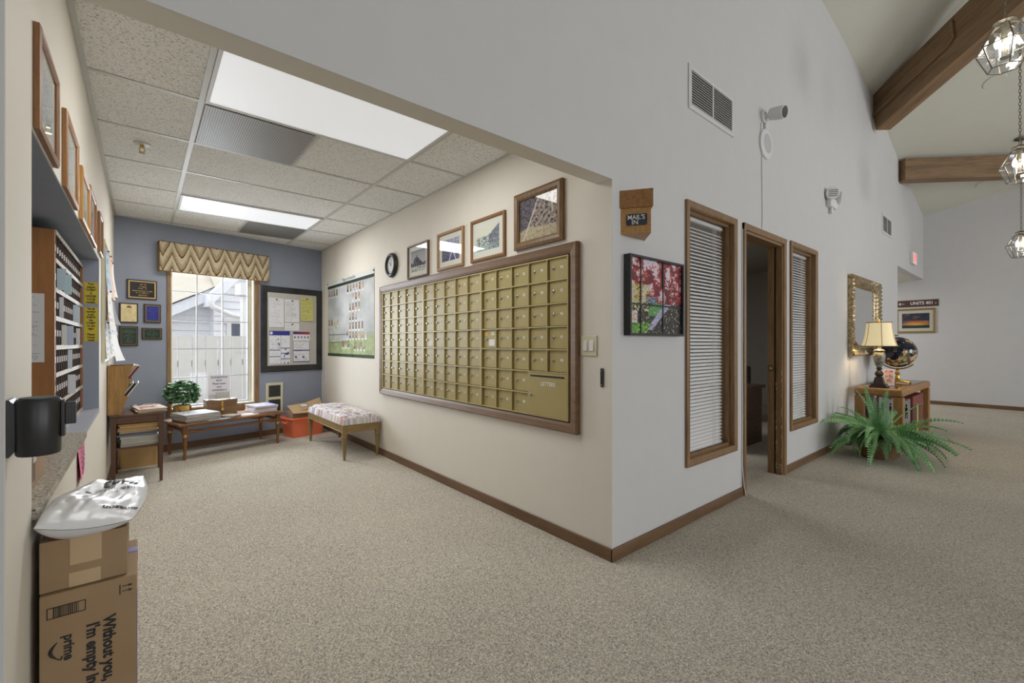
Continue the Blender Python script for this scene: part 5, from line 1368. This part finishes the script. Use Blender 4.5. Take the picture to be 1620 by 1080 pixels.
# white polymailer
PZ = BZ+.0015+CHh+.003
t = thing('polymailer', 'crumpled white plastic mailer marked 403 on top of the cartons', 'parcel', (-.107, 1.86, PZ), 0)
m = M()
def pm_seam(u, v):
    fx, fy = -.103+.19*u, -.23+.05*u; bx_, by_ = -.085+.195*u, .19+.10*u
    x = fx+(bx_-fx)*v; y = fy+(by_-fy)*v
    x += .022*u*math.sin(PI*v)-.012*(1-u)*math.sin(PI*v); y -= .012*math.sin(PI*u)*(1-v)
    return x, y, .022+.038*(1-u)**2*(1-v)+.012*v*u
def pm_env(u, v): return max(0, (1-abs(2*u-1)**2.4))*max(0, (1-abs(2*v-1)**2.8))
def pm_top(u, v):
    x, y, z = pm_seam(u, v); e = pm_env(u, v)
    h = .058*e**.6*(1.2-.55*u)+.010*fbm(u*4, v*4, 3.)*e**.5+.004*NZ.noise(Vector((u*11, v*13, 1.)))*e**.4
    crease = .010*abs(math.sin((u*1.6+v*2.3)*2.4))*e+.007*abs(math.sin((u*3.1-v*1.7)*3.))*e
    return (x, y, z+h-crease)
def pm_bot(u, v):
    x, y, z = pm_seam(u, v); e = pm_env(u, v)
    return (x, y, max(.0006, z-.0012-(z+.02)*e**.55))
m.surf(pm_top, 40, 48); m.surf(pm_bot, 40, 48)
pm = m.link('mailer', MT['poly'], t, True)
def lay(m0, pts2, off=.0022):
    """drape flat marks onto the mailer: u across (wall to room), v along"""
    out = []
    for (u, v) in pts2:
        p = pm_top(clamp(u), clamp(v)); out.append((p[0], p[1], p[2]+off))
    return out
m = M()
vs, fs = None, None
mm = M(); mm.text('#403', .075, 0, 0, 0, 0, off=.002); Vt = mm.v
# rotated so that it reads from the wall side
m.add(lay(m, [(.70-q[0]*2.5, .66-q[2]*2.3) for q in Vt]), mm.f, 0)
m.link('handwriting', MT['ink'], t)
for v0, vh, ua, n in ((.50,.035,.50,34),(.44,.03,.46,24)):
    m = M()
    for k in range(n):
        u0 = ua+.011*k
        if R.random() < .6: m.add(lay(m, [(u0,v0),(u0+.006,v0),(u0+.006,v0+vh),(u0,v0+vh)]), [(0,1,2,3)], 0)
    m.link('barcode', MT['ink'], t)
m = M(); m.add(lay(m, [(.36,.50),(.42,.50),(.42,.52),(.36,.52)]), [(0,1,2,3)], 0); m.link('dash_mark', MT['ink'], t); m = M()
mm = M(); mm.text('amazon', .04, 0, 0, 0, 0, off=.0012)
m.add(lay(m, [(.80-q[0]*3.0, .14-q[2]*1.6) for q in mm.v]), mm.f, 0)
m.link('printed_word', MT['ink'], t)

# ------------------------------------------------------------------ OFFICE FURNITURE SEEN THROUGH THE DOOR
t = thing('office_desk', 'dark wood desk inside the dim office doorway', 'desk', (5.5, 2.52, 0))
m = M(); m.box(-.55,.37,-.35,.35,.66,.695); m.link('desktop', MT['walnut'], t)
m = M(); m.box(-.52,.34,-.32,-.29,.0,.659); m.link('front_panel', MT['walnut'], t)
m = M(); m.box(-.52,-.49,-.289,.32,.0,.659); m.link('side_panel', MT['walnutz'], t)
m = M(); m.box(.31,.34,-.289,.32,.0,.659); m.link('side_panel', MT['walnutz'], t)
t = thing('desk_chair', 'black desk chair back seen over the office desk', 'chair', (7.05, 3.0, 0))
m = M(); m.box(-.2,.2,-.03,.03,.55,.86,0,Matrix.Rotation(rad(80),4,'Z')); m.link('backrest', MT['blackm'], t, bevel=.03)
m = M(); m.box(-.22,.22,-.22,.22,.42,.48); m.link('seat', MT['blackm'], t, bevel=.03)
m = M(); m.lathe([(.03,.03),(.03,.42)], 12); m.tube([(0,0,.45),(.02,.0,.55)], .02, 6)
for k in range(5): m.tube([(0,0,.06),(.26*math.cos(k*1.2566),.26*math.sin(k*1.2566),.03)], .018, 6)
m.link('pedestal', MT['black'], t)
t = thing('floor_lamp', 'dark slim stand lamp seen through the blind of the near tall window', 'lamp', (4.35, 2.5, 0))
m = M(); m.lathe([(.14,0),(.14,.02),(.02,.03)], 20); m.link('base', MT['black'], t)
m = M(); m.tube([(0,0,.02),(0,0,1.1)], .03, 8); m.link('pole', MT['black'], t)
m = M(); m.box(-.2,.2,-.1,.1,1.1,1.16); m.link('lamp_head', MT['black'], t)

# ------------------------------------------------------------------ OUTSIDE THE BACK WINDOW (local frame of the back wall)
def out(u, d_, z): 
    p = BP+U*u-BN*d_; return (p.x, p.y, z)
g = M(); g.box(-4, 8, .13, 9, -.35, -.25); struct(g.link('ground', MT['ground'], loc=bl, rot=br))
t = thing('fence', 'weathered pale board fence outside the back window', 'fence', out(1.4,1.6,-.24), BT)
fz = 1.315+.24
xs = [.976-1.4+.165*k*1.03 for k in range(-5, 12)]
for k in range(len(xs)-1):
    m = M(); m.box(xs[k]+.009, xs[k+1]-.009, -.012, .012, 0, fz); m.link('board', MT['fence'], t)
m = M(); m.box(xs[0], xs[-1], .0125, .05, .25, .34); m.box(xs[0], xs[-1], .0125, .05, 1.1, 1.19); m.link('rail', MT['fence'], t)
# neighbouring house: siding gable, roofs, fascia, gutter pipe
t = thing('neighbour_house', 'white sided house with pale roof outside the back window', 'house', out(2.2,4.6,-.24), BT)
z0 = .24
m = M()
for k in range(16):
    za = k*.155; 
    m.add([(-2.2,-.02,za),(.13,-.02,za),(.13,.0,za+.155),(-2.2,.0,za+.155)], [(0,1,2,3)])
m.box(-2.2,.13,.001,.1,0,2.48); m.link('siding', MT['siding'], t)
m = M()
for k in range(19):
    za = k*.155; m.add([(.13,-.27,za),(3.2,-.27,za),(3.2,-.25,za+.155),(.13,-.25,za+.155)], [(0,1,2,3)])
m.box(.13,3.2,-.25,.1,0,2.94); m.link('siding', MT['siding'], t)
m = M(); T_ = None
m.prism([(-1.4,1.30+z0),(.16,2.15+z0),(.16,2.36+z0),(-1.4,1.51+z0)], -.45, -.05, 'y'); m.prism([(-.1,1.92+z0),(.62,2.72+z0),(.62,2.94+z0),(-.1,2.14+z0)], -.75, -.28, 'y'); m.link('fascia', plain('fascia_white', (226,228,234), .6), t)
m = M(); m.add([(-2.4,-.5,1.0+z0),(.1,-.5,2.36+z0),(.1,3.0,4.6+z0),(-2.4,3.0,4.6+z0)], [(0,1,2,3)]); m.add([(-1.0,-.1,1.75+z0),(-.02,-.1,2.3+z0),(.62,3.,4.7+z0),(-1.0,3.,4.5+z0)], [(0,1,2,3)]); m.add([(.05,-.7,2.2+z0),(.62,-.72,2.92+z0),(2.5,.5,4.3+z0),(.1,2.,4.6+z0)], [(0,1,2,3)]); m.link('roof', MT['roof'], t)
m = M(); m.tube([(-.10,-.82,2.02+z0),(-.08,-.82,1.92+z0),(.08,-.82,1.84+z0),(.32,-.6,1.79+z0),(.60,-.45,1.76+z0),(.70,-.42,1.70+z0),(.71,-.42,1.3+z0),(.71,-.42,0)], .05, 10); m.link('downspout', MT['white'], t, True)
m = M(); m.box(.36,.44,-.30,-.271,.6+z0,1.62+z0); m.box(.62,.69,-.30,-.271,.6+z0,1.62+z0); m.box(.30,.72,-.30,-.271,1.62+z0,1.74+z0); m.link('window_trim', MT['white'], t)
m = M(); m.box(.44,.62,-.285,-.272,.6+z0,1.62+z0); m.link('window_glass', plain('dark_glass', (86,92,110), .2), t)
t = thing('porch_post', 'white square porch post outside at the right of the back window', 'post', out(2.25,2.6,-.24), BT)
m = M(); m.box(-.06,.06,-.06,.06,0,2.3); m.link('post', MT['white'], t); m = M(); m.box(-.12,.12,-.12,.12,2.3,2.5); m.link('capital', MT['white'], t)

# ------------------------------------------------------------------ LIGHT
def area(name, loc, target, sx, sy, e, col=(1,1,1)):
    l = bpy.data.lights.new(name, 'AREA'); l.shape = 'RECTANGLE'; l.size = sx; l.size_y = sy; l.energy = e; l.color = col
    o = bpy.data.objects.new(name, l); COL.objects.link(o); o.location = loc
    o.rotation_euler = (Vector(target)-Vector(loc)).to_track_quat('-Z', 'Y').to_euler(); return o
for h, he in zip(HW, (8, 62, 165)): area('window_daylight', ((h[0]+h[1])/2, -6.93, 1.9), ((h[0]+h[1])/2, 0, 2.0), 2.6, 2.6, he, (.97,.985,1.))
area('back_window_daylight', out(.91, .6, 1.45), out(.91, -2, .8), .8, 1.5, 64, (.86,.93,1.))
l = bpy.data.lights.new('lamp_light', 'POINT'); l.energy = 5; l.color = (1,.86,.62); l.shadow_soft_size = .04
o = bpy.data.objects.new('lamp_light', l); COL.objects.link(o); o.location = (6.73, 1.237, CH+.60)
area('corridor_light', (10.8, 2.8, 2.45), (10.8, 2.8, 0), .5, .5, 22)
area('office_light', (4.5, 3.6, 2.58), (4.5, 3.6, 0), 1., .5, 26)
W = bpy.data.worlds.new('World'); SC.world = W; W.use_nodes = True
bg = W.node_tree.nodes['Background']; bg.inputs['Color'].default_value = (.93,.96,1.,1); bg.inputs['Strength'].default_value = 2.2

# ------------------------------------------------------------------ CAMERA
cam = bpy.data.cameras.new('camera'); co = bpy.data.objects.new('camera', cam); COL.objects.link(co)
cam.sensor_fit = 'HORIZONTAL'; cam.sensor_width = 36; cam.lens = 36*700/1620.; cam.shift_y = 3/1620.; cam.clip_start = .05
co.location = (0, 0, 1.2); co.rotation_euler = (PI/2, 0, rad(-39.9))
SC.camera = co
SC.view_settings.view_transform = 'Standard'; SC.view_settings.look = 'None'; SC.view_settings.gamma = 1; SC.view_settings.exposure = 0
try: SC.view_settings.use_curve_mapping = False
except Exception: pass
